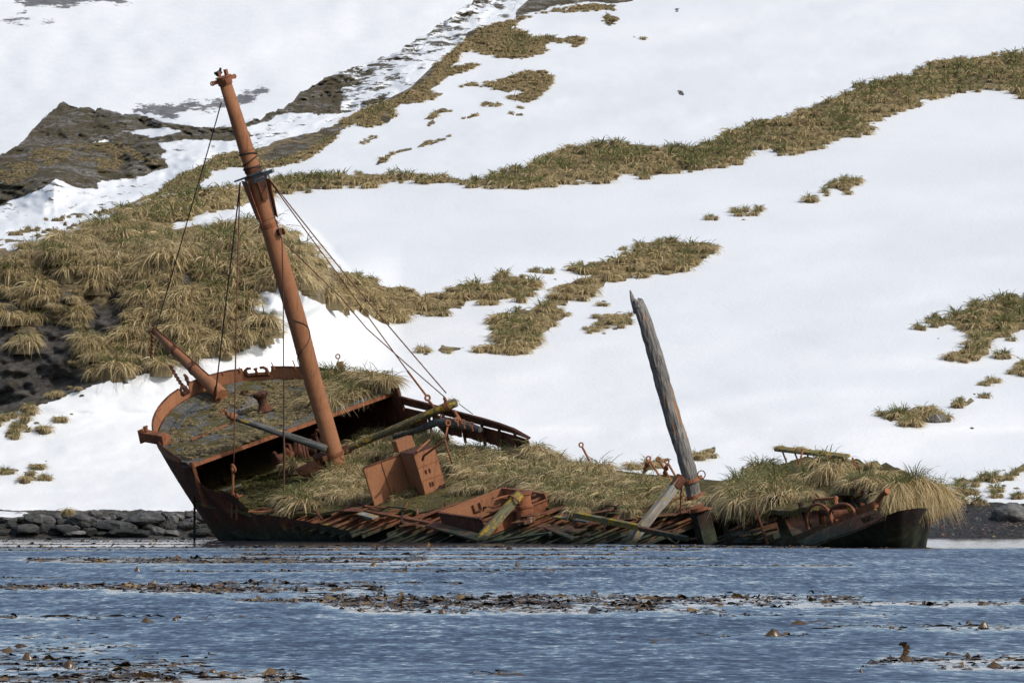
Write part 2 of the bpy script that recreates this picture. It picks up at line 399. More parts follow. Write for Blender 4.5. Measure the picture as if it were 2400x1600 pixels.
class MB:
    """collects shapes in world space; build() links them as one mesh object"""
    def __init__(s): s.v = []; s.f = []
    def add(s, V, Fc):
        o = len(s.v); s.v += [tuple(map(float, p)) for p in V]; s.f += [tuple(i + o for i in f) for f in Fc]; return s
    def box(s, c, ax, half):
        c = np.array(c, float); ax = [np.array(a, float) for a in ax]
        V = [c + ax[0] * half[0] * i + ax[1] * half[1] * j + ax[2] * half[2] * k for i in (-1, 1) for j in (-1, 1) for k in (-1, 1)]
        return s.add(V, [(0, 1, 3, 2), (4, 6, 7, 5), (0, 4, 5, 1), (2, 3, 7, 6), (0, 2, 6, 4), (1, 5, 7, 3)])
    def beam(s, p, q, w_, h, up=(0, 0, 1), jit=0):
        p = np.array(p, float); q = np.array(q, float); t = q - p; L = np.linalg.norm(t); t /= L
        up = np.array(up, float); sd = np.cross(t, up); sd /= np.linalg.norm(sd); up = np.cross(sd, t)
        return s.box((p + q) / 2, (t, sd, up), (L / 2, w_ / 2, h / 2))
    def tube(s, pts, rad, n=12, cap=True, wob=0.0, closed=False):
        pts = np.array(pts, float); m = len(pts)
        rad = np.full(m, rad, float) if np.isscalar(rad) else np.array(rad, float)
        V = []; ref = np.array([0.31, 0.17, 0.93]); 
        for i in range(m):
            a = pts[(i + 1) % m] if closed else pts[min(i + 1, m - 1)]; b = pts[i - 1] if closed else pts[max(i - 1, 0)]
            t = a - b; t /= np.linalg.norm(t) + 1e-12
            if i == 0:
                u = np.cross(t, ref); 
                if np.linalg.norm(u) < 0.1: u = np.cross(t, (1, 0, 0))
            else: u = u - t * np.dot(u, t)
            u = u / np.linalg.norm(u); v = np.cross(t, u)
            for k in range(n):
                th = 2 * math.pi * k / n
                r = rad[i] * (1 + wob * (random.random() - 0.5))
                V.append(pts[i] + r * (math.cos(th) * u + math.sin(th) * v))
        Fc = []
        for i in range(m if closed else m - 1):
            j = (i + 1) % m
            for k in range(n):
                Fc.append((i * n + k, i * n + (k + 1) % n, j * n + (k + 1) % n, j * n + k))
        if cap and not closed:
            Fc.append(tuple(range(n - 1, -1, -1))); Fc.append(tuple((m - 1) * n + k for k in range(n)))
        return s.add(V, Fc)
    def plate(s, pts, nrm, th):
        pts = [np.array(p, float) for p in pts]; n = len(pts); d = np.array(nrm, float) * th
        V = pts + [p + d for p in pts]
        return s.add(V, [tuple(range(n)), tuple(range(2 * n - 1, n - 1, -1))] + [(i, (i + 1) % n, n + (i + 1) % n, n + i) for i in range(n)])
    def lathe(s, base, axis, prof, n=16):
        axis = np.array(axis, float); axis /= np.linalg.norm(axis)
        return s.tube([np.array(base) + axis * h for h, r in prof], [max(r, 1e-3) for h, r in prof], n)
    def ring(s, c, nrm, r, tr, n=16, m=6, arc=1.0):
        nrm = np.array(nrm, float); nrm /= np.linalg.norm(nrm)
        u = np.cross(nrm, (0.3, 0.9, 0.2)); u /= np.linalg.norm(u); v = np.cross(nrm, u)
        pts = [np.array(c) + r * (math.cos(2 * math.pi * i / n) * u + math.sin(2 * math.pi * i / n) * v) for i in range(n)]
        return s.tube(pts, tr, m, closed=True)
    def build(s, name, mat, parent=None, smoothf=False, bevel=0.0, local=None):
        V = np.array(s.v); org = np.zeros(3)
        rot = Matrix.Identity(3)
        if local is not None:                       # local = axis for object Z (wood grain follows it)
            z = Vector(local).normalized(); rot = z.to_track_quat('Z', 'Y').to_matrix()
        if parent is None or local is not None: org = np.array([V[:, 0].mean(), V[:, 1].mean(), V[:, 2].min()])
        me = bpy.data.meshes.new(name)
        loc = (V - org) @ np.array(rot)
        me.from_pydata(loc.tolist(), [], s.f); me.materials.append(mat)
        if smoothf: me.polygons.foreach_set('use_smooth', [len(p.vertices) == 4 for p in me.polygons])
        me.update()
        o = bpy.data.objects.new(name, me)
        mw = Matrix.Translation(org) @ rot.to_4x4()
        o.matrix_world = mw
        link(o, parent, mw)
        if bevel > 0:
            b = o.modifiers.new('bevel', 'BEVEL'); b.width = bevel; b.segments = 2; b.limit_method = 'ANGLE'
        return o
# ================================================================ the slopes: four sheets of real ground, each farther one rising behind the nearer
T1 = lambda p: tile(0, 0, 2.94, p); T2 = lambda p: tile(800, 0, 2.94, p); T3 = lambda p: tile(1600, 0, 2.94, p)
T4 = lambda p: tile(0, 500, 2.94, p); T5 = lambda p: tile(800, 500, 2.94, p); T6 = lambda p: tile(1600, 500, 2.94, p)
Z4 = lambda p: tile(0, 900, 4.2375, p); Z5 = lambda p: tile(2200, 1030, 6.535, p); Z3 = lambda p: tile(1250, 1000, 4.704, p)

CREST_A = np.array([(-900, 640), (-300, 610), (0, 575), (60, 563), (122, 553), (184, 532), (250, 503), (303, 482), (374, 460), (425, 452), (476, 446), (565, 432), (622, 418), (700, 411), (800, 405), (900, 404), (1000, 405), (1060, 412), (1095, 418), (1150, 410), (1180, 395), (1240, 384), (1290, 358), (1340, 341), (1440, 330), (1510, 339), (1600, 341), (1650, 331), (1720, 301), (1770, 283), (1840, 269), (1890, 251), (1960, 223), (2010, 197), (2080, 181), (2150, 163), (2190, 143), (2280, 129), (2350, 123), (2400, 120), (2600, 95), (3300, 60)])
CREST_B = np.array([(-900, 640), (-300, 600), (180, 537), (306, 476), (347, 459), (371, 449), (398, 423), (425, 406), (476, 388), (503, 365), (544, 355), (592, 350), (646, 331), (697, 317), (748, 300), (800, 270), (851, 253), (902, 236), (963, 205), (987, 181), (1018, 151), (1045, 130), (1089, 93), (1096, 76), (1116, 67), (1147, 59), (1205, 45), (1208, 27), (1235, 3), (1300, -40), (1500, -120), (2400, -260), (3300, -330)])
CREST_C0 = np.array([(-900, 520), (-200, 420), (0, 364), (31, 344), (65, 320), (75, 299), (112, 269), (129, 252), (148, 235), (163, 245), (184, 252), (238, 254), (265, 262), (300, 268), (330, 262), (360, 268), (420, 284), (480, 298), (540, 292), (570, 285), (620, 272), (680, 242), (705, 213), (765, 182), (800, 168), (868, 147), (936, 120), (950, 106), (1004, 76), (1045, 43), (1106, 4), (1113, -7), (1200, -60), (1400, -150), (3300, -400)])
CREST_C = np.array([(x, float(np.interp(x, CREST_C0[:, 0], CREST_C0[:, 1])) + (9 * float(fbm(x / 13., 4.0, 4)) + 5 * abs(float(vn(x / 7., 9.0)))) * (-100 < x < 1120)) for x in range(-900, 3300, 4)])
_ca = CREST_A; CREST_A = np.array([(x, float(np.interp(x, _ca[:, 0], _ca[:, 1])) + 6 * float(fbm(x / 17., 2.0, 3))) for x in range(-900, 3300, 5)])
def crest(c, px): return np.interp(px, c[:, 0], c[:, 1])
def YA0(px, py):
    Y = np.interp(py, [-300, 130, 430, 600, 800, 1000, 1170, 1240, 1259], [600, 520, 440, 405, 375, 350, 334, 326.5, 325])
    Y = Y + 4.2 * fbm(px / 620.0 + 3, py / 150.0, 3) * smooth(1190, 1050, py) + .3 * fbm(px / 120., py / 40., 3) * smooth(1190, 1050, py)
    return Y
CB = np.array([(-900, 1050), (-300, 1010), (0, 973), (78, 949), (187, 915), (272, 889), (374, 871), (442, 843), (517, 832), (558, 832), (578, 815), (620, 803), (660, 790), (700, 760), (800, 715), (950, 680), (1200, 660)])
HB = np.array([(430, 560), (480, 600), (540, 690), (600, 745), (640, 780), (690, 745), (740, 710), (780, 680), (815, 590), (840, 545), (900, 300), (970, 60), (1020, -200)])
def YA(px, py):
    px = np.asarray(px, float); py = np.asarray(py, float)
    base = YA0(px, py)
    cb = np.interp(px, CB[:, 0], CB[:, 1])
    top = np.clip(600 - py, 0, None)
    up = np.clip(cb - py, 0, None) - top * (cb > 600)
    nz = fbm(px / 70., py / 45., 4) * 1.5 + fbm(px / 22., py / 14., 3) * 0.6
    Yh = 345 + up * 0.021 + top * 0.16 + nz * smooth(0, 40, up)
    wv = smooth(-55, 75, np.interp(py, HB[:, 0], HB[:, 1]) - px) * smooth(0, 25, cb - py)
    apron = np.interp(py, [800, 860, 970, 1100, 1190, 1259], [346, 344.5, 343, 336, 329, 325]) + 0.5 * fbm(px / 120., py / 40., 3)
    wa = smooth(950, 560, px) * smooth(-150, 0.0, py - cb)
    Y = base * (1 - wa) + apron * wa
    return Y * (1 - wv) + Yh * wv
def YB(px, py):
    return 545 + (430 - py) * 0.26 + 3.5 * fbm(px / 400., py / 110., 3) + .5 * fbm(px / 70., py / 30., 3)
def YC(px, py):
    kn = smooth(420, 130, px) * smooth(470, 240, py) * 16
    Y = 800 + (500 - py) * 0.42 + 9 * fbm(px / 120., py / 60., 4) + kn
    pyr = np.clip(1 - np.abs(px - 128) / 150., 0, 1) * smooth(545, 425, py) * smooth(330, 420, py) * 22
    m = smooth(-6, 6, np.minimum(sdf_union(ROCK_C, px, py), -sdf_union(SNOW_C, px, py)))
    Y = Y + m * (4 * fbm(px / 24., py / 12., 5) + 1.6 * fbm(px / 8., py / 5., 3))
    return Y - pyr
def YD(px, py):
    return 1500 + (600 - py) * 0.6 + 10 * fbm(px / 200., py / 120., 3)

# ---- bare patches (traced outlines in photograph pixels)
G_crest = [(303, 482), (374, 460), (425, 452), (476, 446), (565, 432), (622, 418), (700, 411), (800, 405), (900, 404), (1000, 405), (1060, 412), (1095, 418), (1150, 410), (1180, 395), (1240, 384), (1290, 358), (1340, 341), (1440, 330), (1510, 339), (1600, 341), (1650, 331), (1720, 301), (1770, 283), (1840, 269), (1890, 251), (1960, 223), (2010, 197), (2080, 181), (2150, 163), (2190, 143), (2280, 129), (2350, 123), (2400, 120), (2500, 105), (2500, 240),
    (2400, 232), (2365, 230), (2360, 212), (2290, 216), (2200, 231), (2165, 241), (2160, 258), (2120, 256), (2110, 268), (2070, 281), (2035, 290), (2052, 305), (2040, 318), (1990, 326), (1935, 338), (1925, 352), (1850, 368), (1815, 366), (1800, 356), (1775, 358), (1745, 376), (1745, 391), (1690, 400), (1600, 406), (1540, 415), (1490, 424), (1480, 410), (1460, 408), (1450, 430), (1360, 431), (1300, 440), (1215, 446), (1100, 440), (1030, 432), (925, 430), (880, 440), (800, 443), (738, 451), (663, 456), (592, 478), (517, 491), (408, 531), (303, 540)]
G_head = [(-2200, 640), (-300, 612), (0, 577), (60, 565), (122, 554), (184, 534), (303, 484), (408, 528), (449, 527), (493, 529), (537, 522), (565, 507), (592, 505), (656, 546), (694, 543), (714, 566), (748, 583), (738, 594), (800, 636), (812, 660), (800, 732), (756, 718), (700, 690), (690, 680), (650, 668), (600, 690), (578, 706), (590, 718), (656, 759), (667, 783), (656, 800), (578, 815), (558, 831), (537, 839), (517, 829), (442, 842), (408, 852), (374, 872), (272, 890), (187, 916), (78, 950), (0, 974), (-300, 1010), (-2200, 1060)]
ROCK_A = [T4([(-6000, 900), (-6000, 1700), (0, 1390), (230, 1320), (550, 1220), (800, 1145), (1100, 1090), (1300, 1000), (1200, 1020), (1110, 1075), (960, 1000), (880, 1000), (830, 1085), (790, 1090), (740, 1060), (690, 1130), (620, 1140), (560, 1010), (560, 930), (490, 850), (330, 820), (270, 860), (120, 830), (0, 790)]),
    T4([(610, 620), (720, 640), (770, 560), (850, 580), (830, 650), (900, 760), (860, 830), (850, 900), (790, 960), (730, 930), (690, 850), (560, 800), (480, 830), (350, 830), (260, 800), (250, 760), (330, 740), (470, 790), (560, 800)]),
    T4([(1660, 420), (1740, 400), (1760, 500), (1700, 570), (1650, 500)]), T4([(1640, 220), (1720, 200), (1730, 260), (1680, 280)]),
    T4([(700, 500), (760, 470), (840, 520), (780, 560)]), T4([(1000, 640), (1060, 600), (1100, 680), (1040, 700)]), T4([(420, 560), (500, 540), (480, 640), (400, 640)]), T4([(1480, 400), (1540, 380), (1560, 470), (1500, 480)]), T4([(930, 800), (1050, 780), (1250, 790), (1420, 740), (1420, 790), (1200, 850), (1100, 830), (940, 860)]),
    T4([(-900, 420), (20, 430), (60, 540), (160, 560), (240, 640), (130, 700), (0, 640), (-900, 700)]),
    T4([(1180, 420), (1330, 420), (1420, 470), (1250, 490)]), T4([(640, 250), (690, 260), (600, 360), (580, 330)]),
    Z3([(1, 1), (2, 1), (2, 2)])]
NOGRASS = ROCK_A[:8] + ROCK_A[9:12] + ROCK_A[5:6] + [[(0, 575), (0, 560), (122, 540), (122, 553), (60, 575), (20, 581)]]
SNOWCUT = [[(20, 582), (60, 563), (122, 553), (100, 560), (55, 576)]]
patches_A = {}
G3a = T5([(1530, 400), (1590, 345), (1700, 330), (1790, 345), (1830, 335), (1870, 300), (2000, 250), (2050, 185), (2200, 182), (2352, 188), (2560, 192), (2605, 255), (2550, 310), (2450, 385), (2352, 420), (2200, 432), (2090, 445), (2000, 438), (1965, 480), (1830, 480), (1810, 510), (1730, 535), (1750, 575), (1700, 610), (1610, 605), (1590, 575), (1560, 630), (1505, 645), (1590, 690), (1550, 750), (1510, 760), (1480, 740), (1480, 780), (1390, 840), (1380, 900), (1400, 912), (1290, 960), (1200, 985), (1100, 990), (980, 975), (860, 950), (700, 975), (622, 950), (690, 895), (850, 908), (920, 900), (985, 925), (1070, 870), (1060, 820), (985, 765), (985, 725), (1060, 685), (1200, 660), (1340, 645), (1400, 570), (1480, 550), (1490, 485), (1620, 450), (1700, 440), (1710, 428), (1590, 428)])
G4 = T5([(-40, 400), (80, 408), (230, 440), (290, 510), (380, 500), (520, 525), (560, 555), (700, 552), (770, 505), (800, 460), (870, 475), (1000, 485), (1040, 435), (1110, 400), (1200, 425), (1260, 420), (1330, 445), (1400, 490), (1350, 510), (1330, 580), (1260, 610), (1190, 615), (1100, 600), (1090, 640), (1020, 655), (940, 610), (880, 620), (860, 655), (760, 665), (700, 710), (600, 720), (530, 725), (520, 680), (480, 680), (440, 750), (380, 765), (310, 760), (200, 710), (100, 680), (0, 685), (-60, 640)])
G5 = T5([(1660, 765), (1700, 785), (1740, 760), (1750, 705), (1880, 675), (1940, 690), (2000, 690), (2040, 750), (1960, 795), (1850, 790), (1780, 810), (1700, 835), (1670, 815)])
G6 = T6([(1680, 735), (1745, 690), (1810, 712), (1890, 662), (1960, 632), (2010, 590), (2070, 612), (2160, 570), (2210, 575), (2220, 525), (2290, 545), (2352, 562), (2500, 545), (2500, 800), (2352, 790), (2290, 835), (2220, 850), (2150, 890), (2110, 910), (2130, 970), (2050, 1020), (1900, 1040), (1810, 1020), (1800, 970), (1880, 950), (1950, 890), (1970, 850), (1930, 820), (1880, 800), (1820, 770), (1810, 800), (1750, 800), (1700, 770)])
G11 = T6([(1345, 1410), (1380, 1355), (1480, 1338), (1560, 1352), (1650, 1333), (1760, 1333), (1800, 1380), (1870, 1440), (1830, 1445), (1720, 1450), (1650, 1440), (1640, 1480), (1560, 1470), (1440, 1445)])
G12 = T6([(1770, 1320), (1840, 1330), (1830, 1290), (1900, 1262), (1950, 1272), (1990, 1248), (2020, 1300), (1980, 1335), (1890, 1360), (1820, 1345)])
BIG_A = [  # (outline, label) : wide belts of grass nobody could count
    (G_crest, 'long belt of green and straw tussock grass along the crest of the near snow slope'),
    (G_head, 'straw coloured tussock grass hanging over the dark headland on the left'),
    (G3a, 'forked patch of tussock grass on the snow above the broken wooden mast'),
    (G4, 'winding band of brown tussock grass running right from the headland behind the rusty mast'),
    (G6, 'ragged patch of tussock grass on the snow at the right edge')]
SMALL_A = [  # (outline, label): single clumps one can point to
    (G5, 'low clump of tussock grass just left of the broken wooden mast top'),
    (G11, 'long tussock clump beside a grey boulder on the right snow slope'),
    (G12, 'double tussock clump just up the slope from the grey boulder'),
    (T6([(2020, 1270), (2060, 1243), (2115, 1240), (2090, 1275), (2050, 1280)]), 'small tussock at the upper end of the row above the grey boulder'),
    (T6([(2140, 990), (2200, 935), (2260, 970), (2270, 1010), (2220, 1025)]), 'round tussock below the ragged grass patch at the right edge'),
    (T6([(2250, 1100), (2280, 1015), (2352, 992), (2450, 990), (2450, 1120), (2300, 1125)]), 'tall tussock cut by the right edge of the picture'),
    (T6([(2040, 1170), (2060, 1160), (2100, 1182), (2060, 1195)]), 'tiny tussock, lower left of two on the open snow at right'),
    (T6([(2095, 1150), (2140, 1138), (2175, 1160), (2140, 1175)]), 'tiny tussock, upper right of two on the open snow at right'),
    (T6([(1605, 770), (1635, 770), (1650, 830), (1622, 815)]), 'thin upright scrap of grass left of the ragged patch at right'),
    (T6([(2222, 870), (2250, 852), (2285, 870), (2250, 886)]), 'scrap of brown grass under the lower edge of the ragged right patch'),
    (T3([(150, 1500), (230, 1478), (290, 1512), (350, 1515), (290, 1550), (210, 1540)]), 'rounded tussock at the lower left end of the diagonal row of clumps'),
    (T3([(330, 1445), (430, 1437), (460, 1450), (570, 1415), (635, 1430), (610, 1455), (490, 1500), (370, 1490)]), 'wide tussock second from the bottom in the diagonal row'),
    (T3([(690, 1430), (760, 1412), (830, 1362), (900, 1345), (1005, 1380), (870, 1410), (800, 1415)]), 'sloping tussock in the middle of the diagonal row'),
    (T3([(895, 1312), (940, 1288), (1005, 1312), (1030, 1340), (970, 1362)]), 'small tussock just above the middle of the diagonal row'),
    (T3([(975, 1258), (1060, 1240), (1150, 1208), (1210, 1218), (1290, 1216), (1250, 1262), (1170, 1310), (1210, 1335), (1120, 1355), (1060, 1320), (990, 1290)]), 'largest tussock clump at the top of the diagonal row'),
    (T5([(510, 965), (560, 920), (605, 922), (605, 965)]), 'lone tussock left of the forked grass patch'),
    (T5([(1280, 402), (1310, 376), (1370, 400), (1330, 410)]), 'left one of two small tussocks above the brown band'),
    (T5([(1380, 425), (1420, 372), (1455, 392), (1410, 428)]), 'right one of two small tussocks above the brown band'),
    (T5([(1880, 252), (1910, 225), (2010, 213), (1950, 258)]), 'small dark tussock on the snow at the upper left of the forked patch'),
    (T5([(1760, 640), (1790, 605), (1820, 625), (1790, 645)]), 'tiny tussock on the snow above the wooden mast top'),
    (Z3([(1030, 450), (1060, 400), (1130, 415), (1200, 390), (1370, 350), (1480, 315), (1560, 345), (1560, 380), (1480, 400), (1380, 450), (1230, 470), (1150, 480)]), 'strip of tussock on the snow left of the wooden mast foot'),
    (Z3([(1750, 265), (1800, 248), (1880, 255), (1950, 208), (2020, 190), (2060, 260), (1990, 340), (1880, 395), (1780, 395)]), 'tussock on the snow just right of the wooden mast'),
    (Z4([(170, 260), (180, 200), (250, 175), (320, 215), (340, 260), (385, 320), (350, 345), (305, 350), (300, 400), (290, 480), (220, 490), (225, 545), (150, 580), (110, 555), (25, 555), (30, 490), (65, 460), (70, 400), (190, 370), (240, 310), (170, 290)]), 'branching tussock clump on the snow under the cliff foot at left'),
    (Z4([(320, 440), (360, 398), (440, 393), (480, 413), (470, 480), (390, 505), (350, 480)]), 'round tussock right of the branching clump at left'),
    (Z4([(500, 382), (540, 335), (630, 318), (670, 330), (580, 375)]), 'flat green tussock highest on the snow left of the bow'),
    (Z4([(-120, 420), (-100, 310), (0, 310), (60, 265), (160, 305), (100, 370), (0, 405)]), 'green tussock at the left edge below the cliff'),
    (Z4([(155, 960), (200, 905), (170, 870), (210, 835), (290, 845), (350, 900), (380, 960), (300, 980)]), 'largest tussock low on the left snow above the boulders'),
    (Z4([(370, 900), (420, 860), (490, 890), (540, 935), (480, 970), (410, 990), (390, 960)]), 'tussock touching the right of the largest low one at left'),
    (Z4([(300, 828), (360, 800), (440, 802), (350, 855)]), 'thin tussock above the pair low on the left snow'),
    (Z4([(-60, 890), (50, 853), (130, 843), (150, 870), (20, 903)]), 'flat tussock at the left edge low on the snow'),
    (Z5([(260, 660), (280, 590), (360, 560), (450, 590), (590, 550), (680, 565), (760, 540), (880, 540), (1000, 500), (1180, 470), (1200, 420), (1307, 310), (1500, 290), (1500, 480), (1307, 490), (1180, 580), (1000, 660), (850, 690), (720, 715), (600, 720), (500, 690), (330, 700)]), 'long tussock belt above the gravel beach right of the stern'),
    (Z5([(200, 750), (300, 740), (420, 710), (560, 740), (600, 830), (540, 880), (350, 870), (210, 860)]), 'green tussock between the long belt and the gravel beach'),
    (Z5([(150, 1000), (200, 920), (330, 895), (430, 905), (450, 990), (280, 1020)]), 'low brown tussock at the edge of the gravel next to the stern'),
    (Z5([(500, 960), (560, 935), (690, 935), (730, 1000), (560, 1005)]), 'low brown tussock on the gravel edge farther right'),
    (Z5([(810, 790), (840, 730), (900, 745), (980, 790), (880, 800)]), 'small green tussock in the snow above the big beach boulder, upper one'),
    (Z5([(820, 890), (840, 830), (920, 815), (930, 870), (880, 900)]), 'small green tussock in the snow above the big beach boulder, lower one'),
    (Z5([(1040, 910), (1060, 860), (1150, 810), (1300, 775), (1500, 770), (1500, 880), (1250, 890), (1200, 940), (1120, 950)]), 'spiky green tussock at the right edge above the beach')]
ridge = [(1208, 44)] + T2([(1330, 90), (1500, 50), (1740, 20), (1900, 30), (1890, 75), (1700, 80), (1620, 85), (1480, 90), (1340, 100), (1240, 150), (1180, 190), (1260, 210), (1300, 235), (1420, 240), (1530, 262), (1590, 240), (1690, 250), (1670, 300), (1600, 335), (1560, 300), (1400, 300), (1425, 350), (1320, 400), (1240, 410), (1080, 405), (1000, 380), (890, 355), (820, 375), (810, 430), (750, 460), (880, 432), (950, 442), (950, 470), (850, 500), (750, 530), (640, 610), (620, 640), (740, 630), (640, 690), (520, 710), (400, 720), (370, 750), (380, 800), (320, 850), (180, 890), (100, 860), (0, 900), (-60, 980), (-160, 1060), (-300, 1130), (-480, 1160), (-620, 1180)]) + \
    T1([(1600, 1150), (1470, 1190), (1390, 1270), (1200, 1400), (1000, 1500), (700, 1580), (500, 1600), (560, 1560), (900, 1400), (1020, 1350), (1090, 1320), (1170, 1240), (1250, 1190), (1400, 1140), (1480, 1070), (1600, 1040), (1740, 1030), (1900, 970), (2050, 932), (2200, 885), (2352, 830)]) + T2([(150, 740), (300, 690), (480, 600), (550, 530), (640, 440), (720, 380), (850, 270), (870, 220), (930, 195), (1020, 170)])
PATCH_B = [(ridge, 'brown grass along the steep ridge behind the rusty mast'),
    (T2([(760, 610), (880, 572), (1000, 562), (1100, 545), (1140, 530), (1220, 500), (1270, 482), (1400, 485), (1470, 540), (1440, 600), (1420, 630), (1380, 660), (1310, 700), (1240, 715), (1180, 690), (1100, 668), (1200, 655), (1270, 635), (1190, 615), (1150, 640), (1000, 605), (870, 600)]), 'fan shaped brown grass patch high on the far snow slope'),
    (T2([(940, 733), (1000, 698), (1120, 712), (1080, 735)]), 'brown grass scrap under the fan shaped patch'),
    (T2([(570, 825), (600, 792), (700, 744), (775, 766), (680, 790), (640, 815)]), 'slanting grass strip on the far snow left of the fan shaped patch'),
    (T2([(568, 872), (620, 832), (665, 832), (600, 878)]), 'grass scrap under the slanting strip on the far snow'),
    (T2([(1190, 722), (1240, 722), (1280, 752), (1220, 762)]), 'small grass tuft under the right end of the fan shaped patch'),
    (T2([(1140, 777), (1240, 780), (1300, 790), (1280, 810), (1180, 792)]), 'lowest thin grass tuft under the fan shaped patch'),
    (T2([(800, 822), (850, 808), (930, 780), (940, 800), (870, 820)]), 'thin grass tuft in the middle of the far snow slope'),
    (T2([(250, 1130), (270, 1090), (370, 1042), (490, 1012), (500, 1030), (580, 965), (700, 942), (765, 915), (765, 935), (690, 975), (600, 1000), (490, 1035), (370, 1062), (310, 1110)]), 'long dark streak of grass and rock on the far snow'),
    (T2([(100, 990), (160, 955), (260, 918), (240, 965), (160, 995)]), 'grass clump on the far snow just below the ridge'),
    (T2([(1790, 160), (1810, 92), (1940, 130), (1930, 150), (1860, 178)]), 'tuft over a small rock near the top of the picture'),
    (T2([(2010, 252), (2110, 255), (2110, 270), (2060, 280)]), 'tiny flat grass tuft high on the open far snow')]
SPARSE_B = T1([(170, 1570), (300, 1512), (420, 1492), (560, 1482), (700, 1452), (830, 1422), (900, 1440), (780, 1480), (600, 1550), (400, 1640), (100, 1660), (0, 1640)])
ROCK_B = [T1([(1760, 1085), (2050, 940), (2352, 855), (2352, 900), (2200, 1000), (2000, 1080), (1850, 1130)]), T2([(470, 600), (540, 520), (640, 440), (660, 450), (600, 540), (520, 600), (420, 650), (330, 690), (320, 680)]),
    T2([(1195, 130), (1205, 60), (1290, 0), (1400, -60), (2000, -60), (2010, 0), (1900, 30), (1700, 10), (1500, 40), (1330, 80)]), T2([(260, 860), (280, 800), (330, 810), (340, 850)]), T2([(850, 275), (860, 230), (930, 200), (950, 215), (880, 270)]),
    T2([(240, 1135), (270, 1090), (360, 1060), (300, 1115)]), T2([(600, 990), (690, 960), (720, 960), (620, 1000)]), T2([(1800, 160), (1850, 140), (1890, 150), (1860, 178)]), T3([(-40, 628), (0, 632), (18, 650), (0, 660), (-30, 650)]), T2([(2300, 50), (2325, 55), (2320, 75), (2302, 72)])]
ROCK_C = [T2([(-300, 620), (0, 492), (200, 432), (400, 352), (440, 310), (580, 250), (600, 220), (700, 150), (720, 125), (850, 80), (900, 10), (1000, -30), (1160, -30), (1100, 20), (980, 40), (870, 110), (790, 180), (780, 150), (700, 200), (640, 240), (560, 290), (480, 370), (400, 410), (440, 410), (300, 450), (230, 490), (180, 560), (100, 620), (0, 650), (-300, 770)]),
    T2([(430, 340), (600, 285), (700, 262), (850, 212), (850, 240), (740, 290), (600, 320), (500, 380), (430, 400)]), T2([(-20, 730), (200, 690), (260, 670), (330, 690), (200, 760), (0, 800)]), T2([(220, 500), (420, 475), (430, 490), (300, 510)]), T2([(100, 600), (300, 580), (320, 595), (120, 625)]), T2([(380, 540), (440, 530), (460, 550), (400, 560)]),
    T1([(2352, 500), (2250, 530), (2080, 610), (2080, 640), (1930, 690), (1860, 750), (1800, 790), (1680, 860), (1640, 870), (1500, 880), (1400, 880), (1160, 850), (1000, 800), (900, 790), (780, 770), (700, 745), (540, 740), (480, 720), (435, 690), (380, 740), (330, 790), (220, 880), (190, 940), (90, 1010), (0, 1070), (-300, 1200), (-900, 1400), (-900, 1700), (0, 1420), (70, 1380), (160, 1350), (300, 1290), (390, 1230), (480, 1270), (560, 1300), (680, 1305), (660, 1260), (760, 1240), (900, 1230), (1030, 1200), (1060, 1180), (1160, 1150), (1110, 1090), (1090, 1070), (1160, 1050), (1120, 1020), (1080, 985), (1280, 960), (1400, 965), (1600, 970), (1740, 935), (1690, 900), (1700, 870), (1860, 830), (1900, 800), (2000, 775), (2200, 775), (2352, 785)])]
SNOW_C = [T1([(840, 907), (1000, 893), (1120, 880), (1270, 897), (1200, 915), (1120, 935), (1000, 945), (950, 930)]), T1([(610, 985), (730, 962), (800, 968), (815, 982), (700, 985)])]
BROWN_C = [T1([(100, 1100), (350, 1000), (600, 1000), (820, 985), (900, 1030), (1040, 1080), (1100, 1150), (1000, 1130), (850, 1150), (700, 1180), (480, 1070), (300, 1180), (150, 1240), (0, 1300), (0, 1180)])]
ROCK_D = [T1([(120, 0), (100, -60), (900, -60), (820, 0), (890, 45), (800, 40), (780, 10), (560, 20), (480, 42), (320, 32), (200, 40), (160, 10)]), T1([(10, 152), (60, 140), (180, 135), (170, 170), (60, 170)]), T1([(205, 165), (290, 160), (345, 142), (375, 150), (370, 182), (330, 170)]), T1([(150, 65), (180, 55), (185, 85), (160, 85)]), T1([(215, 105), (235, 105), (235, 118), (218, 115)]),
    T1([(930, 790), (960, 740), (1100, 720), (1230, 715), (1280, 690), (1420, 692), (1520, 680), (1620, 655), (1700, 635), (1720, 650), (1800, 612), (1825, 625), (1760, 645), (1780, 690), (1600, 745), (1300, 755), (1220, 800), (1180, 845), (1000, 830)])]

def sheet(name, cr, Yf, x0, x1, dx, nr, bottom, label_mat, masks, ytop=None, mats=None):
    xs = np.arange(x0, x1 + dx, dx); top = crest(cr, xs) if cr is not None else np.full(xs.shape, ytop)
    bot = bottom(xs); t = np.linspace(0, 1, nr)[:, None]
    PY = bot[None] * (1 - t) + top[None] * t; PX = np.broadcast_to(xs[None], PY.shape).copy()
    Y = Yf(PX, PY)
    V = P(PX, PY, Y)
    # the ground goes on behind the crest and falls away
    b1 = V[-1] + np.array([0, 6, 0.15]); b2 = V[-1] + np.array([0, 25, -1.5]); b3 = V[-1] + np.array([0, 60, -9.0])
    f0 = V[0].copy(); f0[:, 1] -= 6; f0[:, 2] -= 2.0
    V = np.concatenate([f0[None], V, b1[None], b2[None], b3[None]], 0)
    n = V.shape[0]
    at = {}
    for k_, fn in masks.items():
        m = fn(PX, PY); at[k_] = np.concatenate([m[:1], m, m[-1:], m[-1:], m[-1:]], 0).ravel()
    o = quads(name, V.reshape(-1, 3), gridQ(n, len(xs)), M[label_mat], attrs=at, smoothf=True)
    tag(o, kind='structure'); return o
